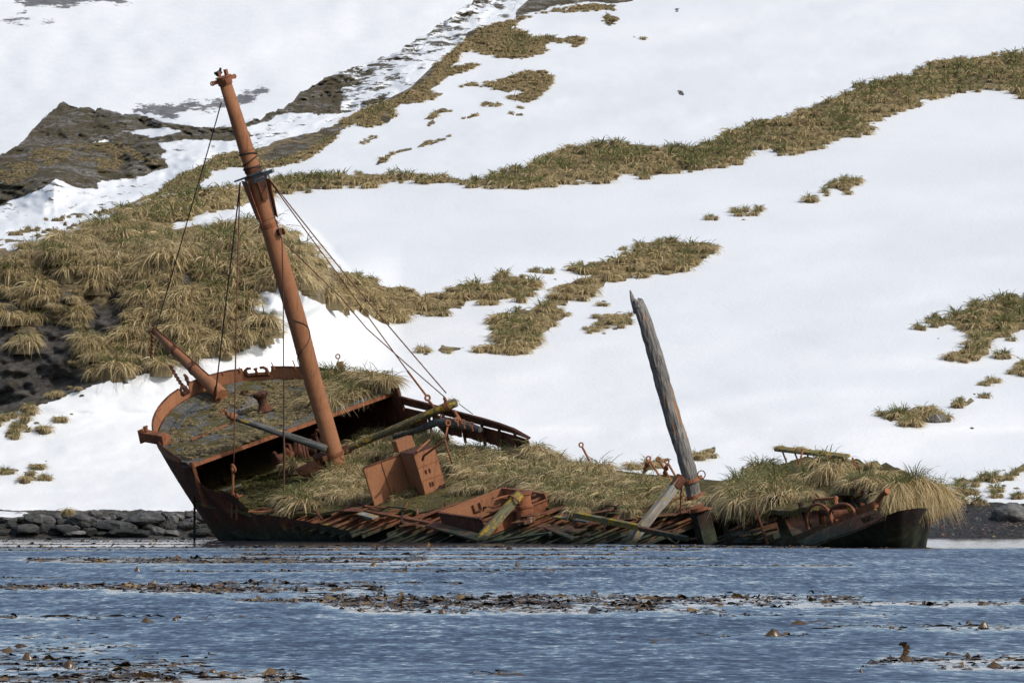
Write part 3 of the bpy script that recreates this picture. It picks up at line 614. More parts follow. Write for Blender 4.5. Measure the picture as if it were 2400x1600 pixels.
def soft(polys, wd=14, cut=None):
    def fn(X, Y):
        s = sdf_union(polys, X, Y) + 9 * fbm(X / 26., Y / 10., 4)
        if cut: s = np.minimum(s, -sdf_union(cut, X, Y))
        return 0.5 + s / (2.0 * wd)
    return fn
allA = [p for p, _ in BIG_A] + [p for p, _ in SMALL_A]
def rockA(X, Y):
    s = 0.5 + sdf_union(ROCK_A, X, Y) / 24.0
    # the slope under the left snow bank is stony down to the water
    lim = 1196 + 6 * fbm(X / 40., X / 90., 3)
    s = np.maximum(s, (0.5 + (Y - lim) / 14.0) * (X < 2000))
    return np.clip(s, 0, 1)
def gravA(X, Y):
    lim = np.interp(X, [2000, 2200, 2230, 2290, 2320, 2380, 2420, 2900], [1195, 1184, 1178, 1180, 1176, 1181, 1178, 1170]) + 3 * fbm(X / 30., X / 50., 3)
    return np.clip((0.5 + (Y - lim) / 8.0) * (X > 1990), 0, 1)
sheet('snow_slope', CREST_A, YA, -2000, 3600, 5, 240, lambda x: np.full(x.shape, 1261.0), 'slope', {'soil': lambda X, Y: np.clip(soft(allA, 10, [x for x in SNOWCUT])(X, Y) - .3, 0, 1), 'rock': rockA, 'gravel': gravA})
zero = lambda X, Y: np.zeros(X.shape)
def soilB(X, Y):
    s = soft([p for p, _ in PATCH_B], 10)(X, Y) - .15
    sp = 0.5 + np.minimum(inside_d(SPARSE_B, X, Y) / 60, 0.0) + (fbm(X / 26., Y / 9., 4) + 0.05) * 0.9
    return np.clip(np.maximum(s, sp), 0, 1)
sheet('far_slope', CREST_B, YB, -2000, 3600, 6, 150, lambda x: crest(CREST_A, x) + 50, 'crag', {'soil': soilB, 'rock': lambda X, Y: np.clip(0.5 + np.maximum(np.minimum(sdf_union(ROCK_B[:1], X, Y) / 30., .06), sdf_union(ROCK_B[1:], X, Y) / 22.), 0, 1), 'gravel': zero})
sheet('rocky_valley', CREST_C, YC, -2400, 1700, 4, 120, lambda x: crest(CREST_B, x) + 40, 'crag', {'soil': lambda X, Y: np.clip(0.5 + sdf_union(BROWN_C, X, Y) / 30. + 0.5 * fbm(X / 25., Y / 12., 4), 0, 1) * (sdf_union(SNOW_C, X, Y) < 2), 'rock': lambda X, Y: np.clip(0.53 + np.minimum(np.maximum(np.minimum(sdf_union(ROCK_C[:-1], X, Y) / 40., .5) * .16 - .06, sdf_union(ROCK_C[-1:], X, Y) / 16.), -sdf_union(SNOW_C, X, Y) / 20.), 0, 1), 'gravel': zero})
sheet('mountain', None, YD, -4200, 5600, 12, 130, lambda x: np.full(x.shape, 640.0), 'far', {'rock': lambda X, Y: np.clip(0.5 + sdf_union(ROCK_D, X, Y) / 60., 0, 1)}, ytop=-700)

# ================================================================ tussock grass
STRAW = np.array([(.55, .44, .24), (.46, .36, .19), (.62, .52, .31), (.40, .30, .145)])
GREEN = np.array([(.17, .18, .065), (.22, .22, .085), (.125, .14, .05), (.27, .25, .11)])
BROWN = np.array([(.40, .30, .15), (.48, .37, .19), (.32, .24, .115), (.36, .29, .14)])
def pick_cols(pal, n):
    c = pal[rng.integers(0, len(pal), n)] * rng.uniform(0.75, 1.2, (n, 1)); return c
def tussocks(C, r, h, nb, green=0.35, pal=STRAW, lean=None, wid=0.05, dome=True, up=None, spread=1.0, skirt=1.0):
    """C (N,3) centres, r,h (N,) radius and height; returns V,Q,col of blades and their peat mounds"""
    N = len(C); r = np.broadcast_to(r, (N,)).astype(float); h = np.broadcast_to(h, (N,)).astype(float)
    green = np.broadcast_to(green, (N,))
    idx = np.repeat(np.arange(N), nb); n = len(idx)
    ph = rng.uniform(0, 2 * np.pi, n); u = rng.random(n)
    isg = rng.random(n) < green[idx]
    rad = r[idx] * np.where(isg, 0.55, 0.72) * np.sqrt(u)
    mound = 0.42 * h[idx] * (1 - (rad / (r[idx] * 0.95)) ** 2)
    root = C[idx] + np.stack([rad * np.cos(ph), rad * np.sin(ph), mound - 0.05 * h[idx]], -1)
    ph2 = ph + rng.normal(0, 0.75, n)
    out = np.stack([np.cos(ph2), np.sin(ph2), np.zeros(n)], -1)
    if lean is not None:
        ln = np.broadcast_to(np.asarray(lean, float), (N, 3))[idx]
        out = out + ln; out /= np.linalg.norm(out, axis=1, keepdims=True) + 1e-6
    L = h[idx] * rng.uniform(0.4, 1.12, n)
    rise = np.where(isg, rng.uniform(0.7, 1.0, n), rng.uniform(0.45, 0.8, n))
    drp = np.where(isg, rng.uniform(0.25, 0.75, n), rng.uniform(0.55, 1.15, n) * skirt)
    rch = np.where(isg, rng.uniform(0.25, 0.75, n), rng.uniform(0.5, 0.95, n)) * spread
    wd = wid * L * rng.uniform(0.6, 1.3, n)
    side = rng.normal(0, 1, (n, 3)); side[:, 2] *= 0.4
    side -= out * (side * out).sum(1, keepdims=True); side /= np.linalg.norm(side, axis=1, keepdims=True) + 1e-6
    ts = np.array([0, 0.36, 0.72, 1.0]); wf = np.array([0.8, 1.0, 0.75, 0.12])
    V = np.empty((n, 4, 2, 3)); curl = rng.normal(0, 0.16, n); perp = np.stack([-out[:, 1], out[:, 0], np.zeros(n)], -1)
    for k_, t in enumerate(ts):
        c = perp * (L * curl * t * t)[:, None] + root + out * (L * rch * t ** 1.15)[:, None]
        c[:, 2] += L * (rise * t - drp * t * t)
        o_ = side * (wd * wf[k_] * 0.5)[:, None]
        V[:, k_, 0] = c - o_; V[:, k_, 1] = c + o_
    V = V.reshape(-1, 3); b = (np.arange(n) * 8)[:, None, None] + np.array([[0, 1, 3, 2], [2, 3, 5, 4], [4, 5, 7, 6]])[None]
    Q = b.reshape(-1, 4)
    col = np.where(isg[:, None], pick_cols(GREEN, n), pick_cols(pal, n)); col = np.repeat(col, 8, 0)
    if dome:
        K = 8; fr = np.array([1.0, 0.75, 0.4, 0.02]); fz = np.array([-0.25, 0.16, 0.34, 0.42])
        th = np.arange(K) * 2 * np.pi / K
        D = np.empty((N, 4, K, 3)); jit = rng.uniform(0.8, 1.15, (N, K))
        for k_ in range(4):
            D[:, k_, :, 0] = C[:, 0:1] + r[:, None] * 0.86 * fr[k_] * np.cos(th)[None] * jit
            D[:, k_, :, 1] = C[:, 1:2] + r[:, None] * 0.86 * fr[k_] * np.sin(th)[None] * jit
            D[:, k_, :, 2] = C[:, 2:3] + h[:, None] * fz[k_]
        q = []
        for k_ in range(3):
            for j in range(K):
                q.append((k_ * K + j, k_ * K + (j + 1) % K, (k_ + 1) * K + (j + 1) % K, (k_ + 1) * K + j))
        Qd = (np.arange(N) * 4 * K)[:, None, None] + np.array(q)[None] + len(V)
        cd_ = np.repeat(pal[1][None] * rng.uniform(0.25, 0.5, (N, 1)), 4 * K, 0)
        V = np.concatenate([V, D.reshape(-1, 3)]); Q = np.concatenate([Q, Qd.reshape(-1, 4)]); col = np.concatenate([col, cd_])
    return V, Q, col
def fill_px(poly, step, inset=0.0, noz=None, jit=.38):
    p = np.asarray(poly); x0, y0 = p.min(0); x1, y1 = p.max(0)
    xs = np.arange(x0, x1 + step, step); ys = np.arange(y0, y1 + step * 0.6, step * 0.6)
    X, Y = np.meshgrid(xs, ys); X = X + (np.arange(len(ys))[:, None] % 2) * step * 0.5
    X = (X + rng.uniform(-jit, jit, X.shape) * step).ravel(); Y = (Y + rng.uniform(-jit, jit, Y.shape) * step * 0.6).ravel()
    d = inside_d(poly, X, Y); k = d > inset
    if noz: k &= (sdf_union(noz, X, Y) < 0) & (sdf_union(noz, X, Y + step * 1.7) < 0)
    return X[k], Y[k]
def patch(name, poly, Yf, size, nb, green, pal, label, small=False, wid=0.045, noz=None, lean=(0, -0.25, 0), xmax=2460, xmin=-70, dens=0.56, hk=0.85, gaps=0.0, jit=.38):
    Yc = float(Yf(np.array([np.mean([p[0] for p in poly])]), np.array([np.mean([p[1] for p in poly])]))[0])
    spx = size * FPX / Yc
    # tufts stand taller than their roots: the outline is that of the tufts
    X, Y = fill_px(poly, spx * dens, 0.06 * spx, noz, jit)
    k = (X < xmax) & (X > xmin)
    if gaps: k &= (fbm(X / 60. + 4, Y / 30., 3) > -gaps)
    X, Y = X[k], Y[k]
    if len(X) < 2:
        a = np.asarray(poly).mean(0); X = np.array([a[0] - spx * .1, a[0] + spx * .25]); Y = np.array([a[1], a[1] + 2])
    Yw = Yf(X, Y); d = inside_d(poly, X, Y)
    sz = size * (rng.uniform(0.5, 1.3, len(X)) if jit < .5 else np.clip(rng.lognormal(-.12, .38, len(X)), .4, 2.0)) * np.clip(0.55 + d / (spx * 0.8), 0.5, 1.0)
    Y2 = Y + np.clip(0.13 * sz * FPX / Yw, 0, np.maximum(d * 1.0, 1.0)); C = P(X, Y2, Yf(X, Y2) - 0.1)
    g = np.clip(green + 0.9 * fbm(X / 55., Y / 30., 3), 0.03, 0.9)
    V, Q, col = tussocks(C, sz * 0.52, sz * hk, nb, g, pal, lean, wid)
    o = quads(name, V, Q, M['grass'], col=col)
    if small: tag(o, label, 'tussock', 'tussock clumps on the snow')
    else: tag(o, label, 'grass', kind='stuff')
    return o
for i, (poly, lab) in enumerate(BIG_A):
    if i == 0: patch('tussock_grass', poly, YA, 0.95, 90, 0.34, BROWN * 0.5 + STRAW * 0.5, lab, wid=0.07)
    elif i == 1: patch('tussock_grass', poly, YA, 1.0, 200, 0.08, STRAW, lab, wid=0.032, noz=NOGRASS, lean=(0.05, -0.6, -0.03), dens=0.42, jit=.9, gaps=.36, xmin=-330)
    else: patch('tussock_grass', poly, YA, [0, 0, 1.0, 1.05, 1.05][i], 150, [0, 0, 0.12, 0.08, 0.25][i], BROWN * 0.35 + STRAW * 0.65, lab, wid=0.055)
# single tussocks clinging to the bare cliff
cx, cy = [], []
for x, y in [(600, 925), (640, 1000), (740, 1000), (620, 1085), (640, 900), (580, 960), (200, 890), (240, 920), (690, 960), (780, 1000), (905, 1010), (840, 1070), (900, 830), (890, 1100), (120, 880), (960, 900), (1010, 950), (180, 930), (800, 1080), (490, 1030), (530, 1040), (350, 1260), (540, 1210), (480, 1200), (400, 1250), (60, 740), (150, 745), (40, 560), (200, 640), (230, 600), (110, 580)]:
    cx.append(x / 2.94); cy.append(500 + y / 2.94)
cx = np.array(cx); cy = np.array(cy); Yw = YA(cx, cy); sz = rng.uniform(0.6, 1.7, len(cx)); sz[19:25] *= 0.4
V, Q, col = tussocks(P(cx, cy, Yw - 0.3), sz * 0.5, sz * 0.75, 260, 0.08, STRAW, (0, -0.7, -0.1), 0.03)
tag(quads('hanging_tussocks', V, Q, M['grass'], col=col), 'scattered straw tussocks clinging to the bare dark cliff face', 'grass', kind='stuff')
for poly, lab in SMALL_A:
    patch('grass_tussock', poly, YA, 0.9, 170, 0.20 + 0.35 * (np.mean([p[1] for p in poly]) > 1080 and poly[0][0] > 2000), BROWN * 0.3 + STRAW * 0.7, lab, True, wid=0.05, xmax=2480, xmin=-80)
for i, (poly, lab) in enumerate(PATCH_B):
    patch('ridge_grass' if i == 0 else 'grass_patch', poly, YB, 0.7, 44, 0.06, BROWN * 0.75 + STRAW * 0.25, lab, i > 0, wid=0.10, noz=ROCK_B[:5] if i == 0 else None)
X, Y = fill_px(SPARSE_B, 14); k = (fbm(X / 26., Y / 9., 4) > -0.02); X, Y = X[k], Y[k]
V, Q, col = tussocks(P(X, Y, YB(X, Y)), rng.uniform(.2, .4, len(X)), rng.uniform(.3, .5, len(X)), 26, 0.25, BROWN, (0, -.3, 0), 0.1)
tag(quads('sparse_grass', V, Q, M['grass'], col=col), 'thin scattered grass between snow streaks above the headland', 'grass', kind='stuff')
X, Y = fill_px(BROWN_C[0], 9); k = fbm(X / 30., Y / 14., 4) > -0.22; X, Y = X[k], Y[k]
V, Q, col = tussocks(P(X, Y, YC(X, Y)), rng.uniform(.4, .7, len(X)), rng.uniform(.4, .6, len(X)), 24, 0.1, BROWN, (0, -.3, 0), 0.12)
tag(quads('knoll_grass', V, Q, M['grass'], col=col), 'short brown grass on the shoulder of the grey rock knoll at left', 'grass', kind='stuff')
# ================================================================ the wreck: ship axes fitted to the photograph
def nrm(v): v = np.asarray(v, float); return v / np.linalg.norm(v)
S = nrm((.865, .38, .32))                       # starboard
U = np.array((-.279, -.162, .946)); U = nrm(U - S * np.dot(U, S))   # up from her deck (she lies heeled to port)
FW = np.cross(U, S)                              # forward
B0 = P(686.0, 993.0, 298.7) - 2.0 * U            # main deck level at the break of the forecastle, centreline
def sw(a, s, u): return B0 - FW * a + S * s + U * u     # a metres aft of the break, s to starboard, u up
_sa = np.array([-12, 0, 8, 16, 24, 32, 40, 48, 57, 60]); _su = np.array([.5, 0, -.42, -.78, -1.0, -1.08, -1.0, -.85, -.75, -.7])
def sheer(a): return np.interp(a, _sa, _su)
def dk(a, s, h=0.0): return sw(a, s, float(sheer(a)) + h - 0.006 * s * s)
def fcu(a): return 2.0 + 0.0165 * np.clip(-a, 0, 20) ** 2
def fk(a, s, h=0.0): return sw(a, s, float(fcu(a)) + h - 0.004 * s * s)
def ps(px, py, s):
    """point seen at a pixel on the fore-and-aft plane s metres to starboard of the centreline"""
    d = ray(px, py); return CAM + d * (np.dot(B0 + S * s - CAM, S) / np.dot(d, S))
def psu(px, py, a):
    """point seen at a pixel on the athwartship plane a metres aft of the break"""
    d = ray(px, py); return CAM + d * (np.dot(B0 - FW * a - CAM, FW) / np.dot(d, FW))
def shipc(p):
    q = np.asarray(p) - B0; return -np.dot(q, FW), np.dot(q, S), np.dot(q, U)
def pick(px, py, fn=dk, h=0.0):
    a, s = 20.0, 0.0
    if fn is fk: a = -4.0
    for _ in range(25):
        x0, y0 = proj(fn(a, s, h)); x1, y1 = proj(fn(a + .05, s, h)); x2, y2 = proj(fn(a, s + .05, h))
        J = np.array([[(x1 - x0) / .05, (x2 - x0) / .05], [(y1 - y0) / .05, (y2 - y0) / .05]])
        da = np.linalg.solve(J, [px - x0, py - y0]); da = np.clip(da, -6, 6)
        a += da[0]; s += da[1]
        if abs(da).max() < 1e-4: break
    return a, s
def pk(px, py, fn=dk, h=0.0):
    a, s = pick(px, py, fn, h); return fn(a, s, h)
wreck = empty('shipwreck', tuple(float(x) for x in (B0[0] + 8, B0[1] - 20, 0.0)), 'rusting iron sailing ship wreck heeled over at the shore with grass growing on her decks', 'shipwreck')
def part(mb, name, mat, parent=None, label=None, **kw):
    o = mb.build(name, M[mat] if isinstance(mat, str) else mat, parent or wreck, **kw)
    if label: o['label'] = label
    return o

# ---- hull: bow rounded, then the port side down to where it drowns, starboard side, stern
def Wd(d): return 5.25 - 0.20 * max(d, 0) - 0.02 * max(d, 0) ** 2
def Lb(d): return 9.3 - 0.33 * max(d, 0)
def hull_grid(pts_rows, name, mat, parent=None, th=0.05):
    V = np.array(pts_rows); nr, nc = V.shape[:2]
    o = quads(name, V.reshape(-1, 3), gridQ(nr, nc), M[mat], parent or wreck, smoothf=True)
    return o
rows = []
for d in [0, .5, 1, 1.6, 2.2, 3, 4, 5, 6, 7, 8]:
    r = []
    for th in np.linspace(0, math.pi, 41):
        a = -Lb(d) * math.sin(th) ** 0.92 if 0 < th < math.pi else 0.0
        s = -Wd(d) * math.cos(th)
        top = fcu(a)
        r.append(sw(a, s, top - d + 0.02 * vn(th * 9, d * 2)))
    rows.append(r)
hull_grid(rows, 'bow_hull', 'hull')
# port side aft of the break: torn top edge running down into the water
rows = []
aa = np.linspace(0, 15, 61)
ph_ = np.interp(aa, [0, .15, .2, 1.5, 3.5, 4.2, 5.2, 7, 12, 15], [2.0, 1.9, 1.15, .85, .62, .18, -.05, .15, .18, .1])
for t in np.linspace(0, 1, 10):
    r = []
    for a, h in zip(aa, ph_):
        top = float(sheer(a)) + h - 0.1 + 0.07 * (vn(a * 3.1, 1.0) + vn(a * 8, 3.0)); d = t * 5
        r.append(sw(a, -Wd(2.0 - h + d) if a < 2 else -Wd(2.0 + d * .8) , top - d))
    rows.append(r)
hull_grid(rows, 'port_hull', 'hull')
rows = []
aa = np.linspace(0, 54.0, 90)
for t in np.linspace(0, 1, 8):
    rows.append([sw(a, Wd(2 + t * 4) * float(np.interp(a, [0, 40, 47, 52, 54], [1, 1, .8, .42, .1])), float(sheer(a)) - .15 - t * 5) for a in aa])
hull_grid(rows, 'starboard_hull', 'hull')
# inside of the hull below the missing deck
rows = []
for s in np.linspace(-5.0, 5.0, 14):
    rows.append([sw(a, s, float(sheer(a)) - 1.15 - 0.25 * fbm(a * .6, s * .6, 3) - 0.02 * (25 - s * s)) for a in np.linspace(2, 50, 80)])
hull_grid(rows, 'hold_floor', 'rust_tide')

# ---- decks
def deck_mesh(fn, amin, amax, smin, smax, na, ns, name, mat, th=0.12, h=0.0, rough=0.0):
    A = np.linspace(amin, amax, na); V = []; UV = []
    for a in A:
        lo, hi = smin(a), smax(a)
        for s in np.linspace(lo, hi, ns):
            V.append(fn(a, s, h + rough * fbm(a * 1.7, s * 1.7, 3))); UV.append((a, s, 0))
    n = len(V); V = np.array(V + [v - U * th for v in V]); UV = np.array(UV + UV)
    Q = gridQ(na, ns); Q2 = Q[:, ::-1] + n
    side = []
    for i in range(na - 1):
        for j in (0, ns - 1):
            side.append((i * ns + j, (i + 1) * ns + j, (i + 1) * ns + j + n, i * ns + j + n))
    for j in range(ns - 1):
        for i in (0, na - 1):
            side.append((i * ns + j, i * ns + j + 1, i * ns + j + 1 + n, i * ns + j + n))
    return quads(name, V, np.concatenate([Q, Q2, np.array(side)]), M[mat], wreck, attrs={'ship': UV})
fw = lambda a: 5.2 * math.sqrt(max(0.0, 1 - (max(0, -a) / 9.1) ** 2.15))
deck_mesh(fk, -9.05, 0.0, lambda a: -fw(a), lambda a: fw(a), 60, 60, 'forecastle_deck', 'deck', 0.14, 0.0, 0.05)
# where the main deck ends: its torn port edge, read off the lower fringe of the grass
edge_px = [(600, 1232), (640, 1215), (700, 1205), (760, 1200), (830, 1192), (880, 1198), (1000, 1195), (1060, 1185), (1180, 1180), (1290, 1190), (1330, 1196), (1400, 1200), (1470, 1204), (1560, 1204), (1640, 1200)]
ED = np.array([pick(x, y) for x, y in edge_px])
o_ = np.argsort(ED[:, 0]); ED = ED[o_]
def s_edge(a): return float(np.interp(a, ED[:, 0], ED[:, 1])) 
AMC = shipc(ps(1617, 1115, pick(1648, 1200)[1] - .45))[0] + .1
inn = lambda a: 4.75 * math.sqrt(max(0.0, 1 - (max(0, -a) / 8.3) ** 2.0))
deck_mesh(dk, -8.2, AMC, lambda a: max(-4.7, s_edge(a) + 0.35 * float(fbm(a * 1.3, 0, 3))) if a > 0.5 else -inn(a), lambda a: inn(a) if a < 0 else 4.75, 110, 40, 'main_deck', 'peat', 0.15, 0.0, 0.12)
deck_mesh(lambda a, s, h=0: dk(a, s, h + 1.7), 43.0, 54.0, lambda a: -3.1 * float(np.interp(a, [43, 45, 47, 50, 54, 55], [.08, .38, .70, 1, .8, .5])), lambda a: 2.6 * float(np.interp(a, [39, 50, 54, 55], [1.3, 1, .7, .4])), 40, 24, 'poop_deck', 'peat', 0.18, 0.0, 0.2)

# ---- break of the forecastle: edge angle, corner posts, beams under the deck
m = MB(); m.beam(fk(0.08, -5.15, -.12), fk(0.08, 5.2, -.12), .10, .16, U); part(m, 'break_angle_bar', 'rust')
for s in (-5.05, 5.1):
    m = MB(); m.beam(sw(0.1, s, -.1), sw(0.1, s, 1.95), .14, .16, FW); part(m, 'corner_post', 'rust')
for i, a in enumerate((-1.2, -2.6, -4.0, -5.4)):
    m = MB(); m.beam(fk(a, -fw(a) * .97, -.26), fk(a, fw(a) * .97, -.26), .12, .2, U); part(m, 'forecastle_beam', 'rust_dark')

# ---- forecastle bulwark with its cut-outs for the mooring fairleads
def bul_h(th):
    h = 0.50
    deg = math.degrees(th)
    return h
thn = np.linspace(R(4), R(176), 150)
def brim(th, h, out=0.0):
    a = -(Lb(0) + out) * math.sin(th) ** 0.92; s = -(Wd(0) + out) * math.cos(th)
    return sw(a, s, fcu(a) + h)
def near_px(th, xs):
    x, y = proj(brim(th, .5)); return x
rowsL = [brim(t, -.05) for t in thn]
def cut(t):
    x, y = proj(brim(t, .5))
    if 421 < x < 452 and y > 900: return 1
    if 573 < x < 634: return 1
    return 0
cuts = np.array([cut(t) for t in thn])
fade = np.interp(thn, [R(4), R(24), R(150), R(176)], [.12, .5, .5, .3])
hh_ = np.where(cuts > 0, .20, fade) + 0.015 * vn(thn * 40, 2.0)
V = []
for t, h in zip(thn, hh_):
    V.append([brim(t, -.05), brim(t, h), brim(t, h, -.05), brim(t, -.05, -.05)])
V = np.array(V); nV = len(thn); Q = []
for i in range(nV - 1):
    for k_ in range(4): Q.append((i * 4 + k_, (i + 1) * 4 + k_, (i + 1) * 4 + (k_ + 1) % 4, i * 4 + (k_ + 1) % 4))
bul = quads('forecastle_bulwark', V.reshape(-1, 3), np.array(Q), M['rust_clean'], wreck)
seg = []; cur = []
for i in range(nV):
    if cuts[i] == 0: cur.append(brim(thn[i], hh_[i] + .02, -.02))
    if (cuts[i] or i == nV - 1) and len(cur) > 2: seg.append(cur); cur = []
for sg in seg: m = MB(); m.tube(sg, .045, 6); part(m, 'rail_cap', 'rust_dark', bul)
for grp in ((421, 452, True), (573, 634, False)):
    ii = [i for i in range(nV) if cuts[i] and (proj(brim(thn[i], .5))[0] < 500) == grp[2]]
    fl = MB(); base = [brim(thn[i], .2, -.02) for i in ii]; fl.tube(base, .10, 8)
    for f, hgt, lean_ in ((0.02, .40, 1), (.5, .34, 0), (.98, .40, -1)):
        i0 = ii[min(len(ii) - 1, int(f * (len(ii) - 1)))]; c = brim(thn[i0], .2, -.02)
        tdir = nrm(base[-1] - base[0])
        fl.tube([c, c + U * hgt * .6, c + U * hgt * .8 + tdir * .12 * lean_, c + U * hgt * .78 + tdir * .28 * lean_ + U * .0] if lean_ else [c, c + U * hgt * .5, c + U * hgt * .75, c + U * hgt * .9], [.11, .08, .07, .06] if lean_ else [.12, .05, .10, .10], 8)
    part(fl, 'fairlead', 'rust_dark', smoothf=True)
def th_of(px, py):
    return min(thn, key=lambda t: (proj(brim(t, .5))[0] - px) ** 2 + (proj(brim(t, .5))[1] - py) ** 2)
for x0, y0, x1, y1 in ((377, 958, 395, 976), (520, 872, 525, 895), (561, 861, 567, 884), (636, 849, 641, 872), (686, 844, 694, 876)):
    b = brim(th_of(x1, y1), .45, -.03); Yb = b[1]; t_ = P(x0, y0, Yb)
    m = MB(); m.tube([b, b + (t_ - b) * .92, t_], [.03, .022, .04], 6); m.lathe(b, U, [(-.05, .07), (.05, .06), (.1, .03)], 8); part(m, 'rail_stanchion', 'rust')
# catheads and bowsprit
m = MB(); p, q = ps(390, 1030, -4.55), ps(337, 1020, -4.9); m.beam(p, q, .42, .44, U)
m.beam(q + U * .0 - (q - p) * .02, q + nrm(q - p) * .06, .50, .62, U); m.lathe(ps(343, 1008, -4.85), U, [(-.05, .09), (.12, .09), (.14, .13), (.2, .12)], 8)
part(m, 'cathead', 'rust', bevel=.02)
m = MB(); p, q = fk(-3.6, 4.3, .15), psu(797, 855, -4.0)
q = ps(798, 856, shipc(p)[1] + 1.0)
m.beam(p, q, .30, .38, U); m.ring(q + U * .42, FW, .10, .035); part(m, 'cathead', 'rust', bevel=.02)
m = MB(); p, q = ps(497, 905, 0), ps(362, 775, 0); t_ = nrm(q - p)
m.tube([p - t_ * 1.0, p, p + (q - p) * .35, p + (q - p) * .7, q], [.33, .31, .26, .19, .125], 18)
bs = part(m, 'bowsprit', 'rust_clean', smoothf=True)
for f, r_ in ((.99, .17), (.62, .24), (.30, .29)):
    m = MB(); c = p + (q - p) * f; m.tube([c - t_ * .06, c + t_ * .06], r_, 18); m.ring(c + U * (r_ + .06), S, .07, .03, 10, 5); part(m, 'bowsprit_band', 'rust_dark', bs)
m = MB(); m.tube([p + (q - p) * .05 + U * .33 + S * .12, p + (q - p) * .5 + U * .25 + S * .1, p + (q - p) * .97 + U * .16 + S * .04], .03, 6); part(m, 'jackstay', 'rust_dark', bs)

# ---- capstan, bitts and litter on the forecastle
a0, s0 = pick(622, 964, fk); c = fk(a0, s0)
m = MB(); m.lathe(c, U, [(0, .40), (.07, .40), (.12, .30), (.36, .20), (.52, .20), (.68, .26), (.70, .32), (.88, .32), (.90, .28)], 22)
cap = part(m, 'capstan', 'rust_dark', smoothf=True)
for k_ in range(8):
    th = k_ * math.pi / 4; r_ = S * math.cos(th) + FW * math.sin(th)
    m = MB(); m.box(c + U * .79 + r_ * .31, (r_, np.cross(U, r_), U), (.03, .045, .045)); part(m, 'bar_socket', 'iron_black', cap)
for x, y, h_ in ((503, 938, .34), (518, 944, .25), (572, 926, .22), (580, 925, .2)):
    c = pk(x, y, fk); m = MB(); m.tube([c, c + U * h_ * .5, c + U * h_], [.12, .07, .09], 8, wob=.2); m.box(c + U * .03, (S, FW, U), (.2, .12, .03)); part(m, 'deck_cleat', 'rust_dark')
m = MB(); p, q = pk(448, 1030, fk, .06), pk(532, 995, fk, .08); m.beam(p, q, .12, .08, U); tag(m.build('iron_bar', M['rust']), 'thin rusty iron bar lying on the mossy forecastle planks', 'bar')
pts = [pk(*xy, fk, .05) for xy in ((408, 1008), (420, 990), (438, 968), (458, 952), (478, 942))]
m = MB(); 
for i in range(4): m.beam(pts[i], pts[i + 1] + (pts[i + 1] - pts[i]) * .02, .34, .1, U)
part(m, 'waterway_plank', 'wood_dark')
m = MB()
for i in range(3):
    m.beam(pk(560 + i * 6, 962 - i * 9, fk, .06), pk(601 + i * 3, 945 - i * 8, fk, .06), .20, .08, U)
part(m, 'deck_plank', 'wood_grey')
m = MB(); m.plate([pk(x, y, fk, .03) for x, y in ((715, 940), (735, 932), (742, 948), (722, 953))], U, .2); tag(m.build('iron_scrap', M['rust_dark']), 'dark rusty iron scrap on the forecastle right beside the mast', 'scrap')

# ---- windlass inside the forecastle opening
a0, s0 = pick(650, 1098); 
def wl(s, h=.75): return dk(0.1, s, h)
m = MB(); sx = lambda x: shipc(psu(x, 1075, .1))[1]
s1, s2 = -1.2, 1.25
prof = [(0, .36), (.12, .40), (.16, .22), (.5, .20), (.62, .34), (.72, .36), (.75, .20), (1.0, .20), (1.1, .44), (1.2, .46), (1.3, .44), (1.34, .24), (1.65, .22), (1.75, .40), (1.9, .38), (2.0, .2), (2.3, .24), (2.35, .34), (2.45, .34)]
wb = dk(0.1, -1.35, .78); m.tube([wb + S * h for h, r in prof], [r for h, r in prof], 20)
wd_ = part(m, 'windlass', 'rust_dark', smoothf=True)
for s in (-.55, .75):
    m = MB(); m.plate([dk(0.35, s, 0), dk(-.4, s, 0), dk(-.2, s, 1.25), dk(.2, s, 1.25)], S, .12); part(m, 'windlass_cheek', 'rust_dark', wd_)
m = MB(); m.ring(dk(0.2, .95, 1.0), S, .42, .06, 20, 6); part(m, 'windlass_gear', 'rust', wd_)
m = MB(); m.tube([dk(.3, 1.15, 1.35), dk(.35, 1.1, .8), dk(.4, 1.3, .3)], .07, 8); part(m, 'brake_lever', 'rust', wd_)
# ---- foremast
mp = [(808, 1120), (790, 1082), (733, 890), (699, 760), (664, 640), (637, 548), (618, 490), (597, 412), (577, 350), (552, 270), (527, 192)]
mpts = [ps(x, y, 0.0) for x, y in mp]
mr = [.36, .37, .39, .405, .40, .375, .355, .345, .325, .295, .265]
mast_ax = nrm(mpts[-1] - mpts[1])
m = MB(); m.tube(mpts, mr, 40); mast = part(m, 'foremast', 'rust_clean', smoothf=True)
def mp_at(y):
    ys = [p_[1] for p_ in mp][::-1]; xs = [p_[0] for p_ in mp][::-1]
    return ps(float(np.interp(y, ys, xs)), y, 0.0), float(np.interp(y, ys, mr[::-1]))
for y, hh, ex, mt in ((1064, .16, .035, 'rust'), (985, .04, .012, 'rust_clean'), (955, .03, .010, 'rust_clean'), (822, .04, .012, 'rust_clean'), (806, .03, .012, 'rust_clean'), (676, .03, .012, 'rust_clean'), (513, .03, .012, 'rust'), (527, .16, .04, 'rust'), (352, .04, .015, 'rust'), (396, .25, .03, 'rust_dark')):
    c, r_ = mp_at(y); m = MB(); m.tube([c - mast_ax * hh / 2, c + mast_ax * hh / 2], r_ + ex, 40); part(m, 'mast_band', mt, mast)
c, r_ = mp_at(1064)
for sg in (-1, 1): m = MB(); m.box(c + S * sg * (r_ + .12), (S, FW, mast_ax), (.14, .12, .09)); part(m, 'gooseneck', 'rust_dark', mast)
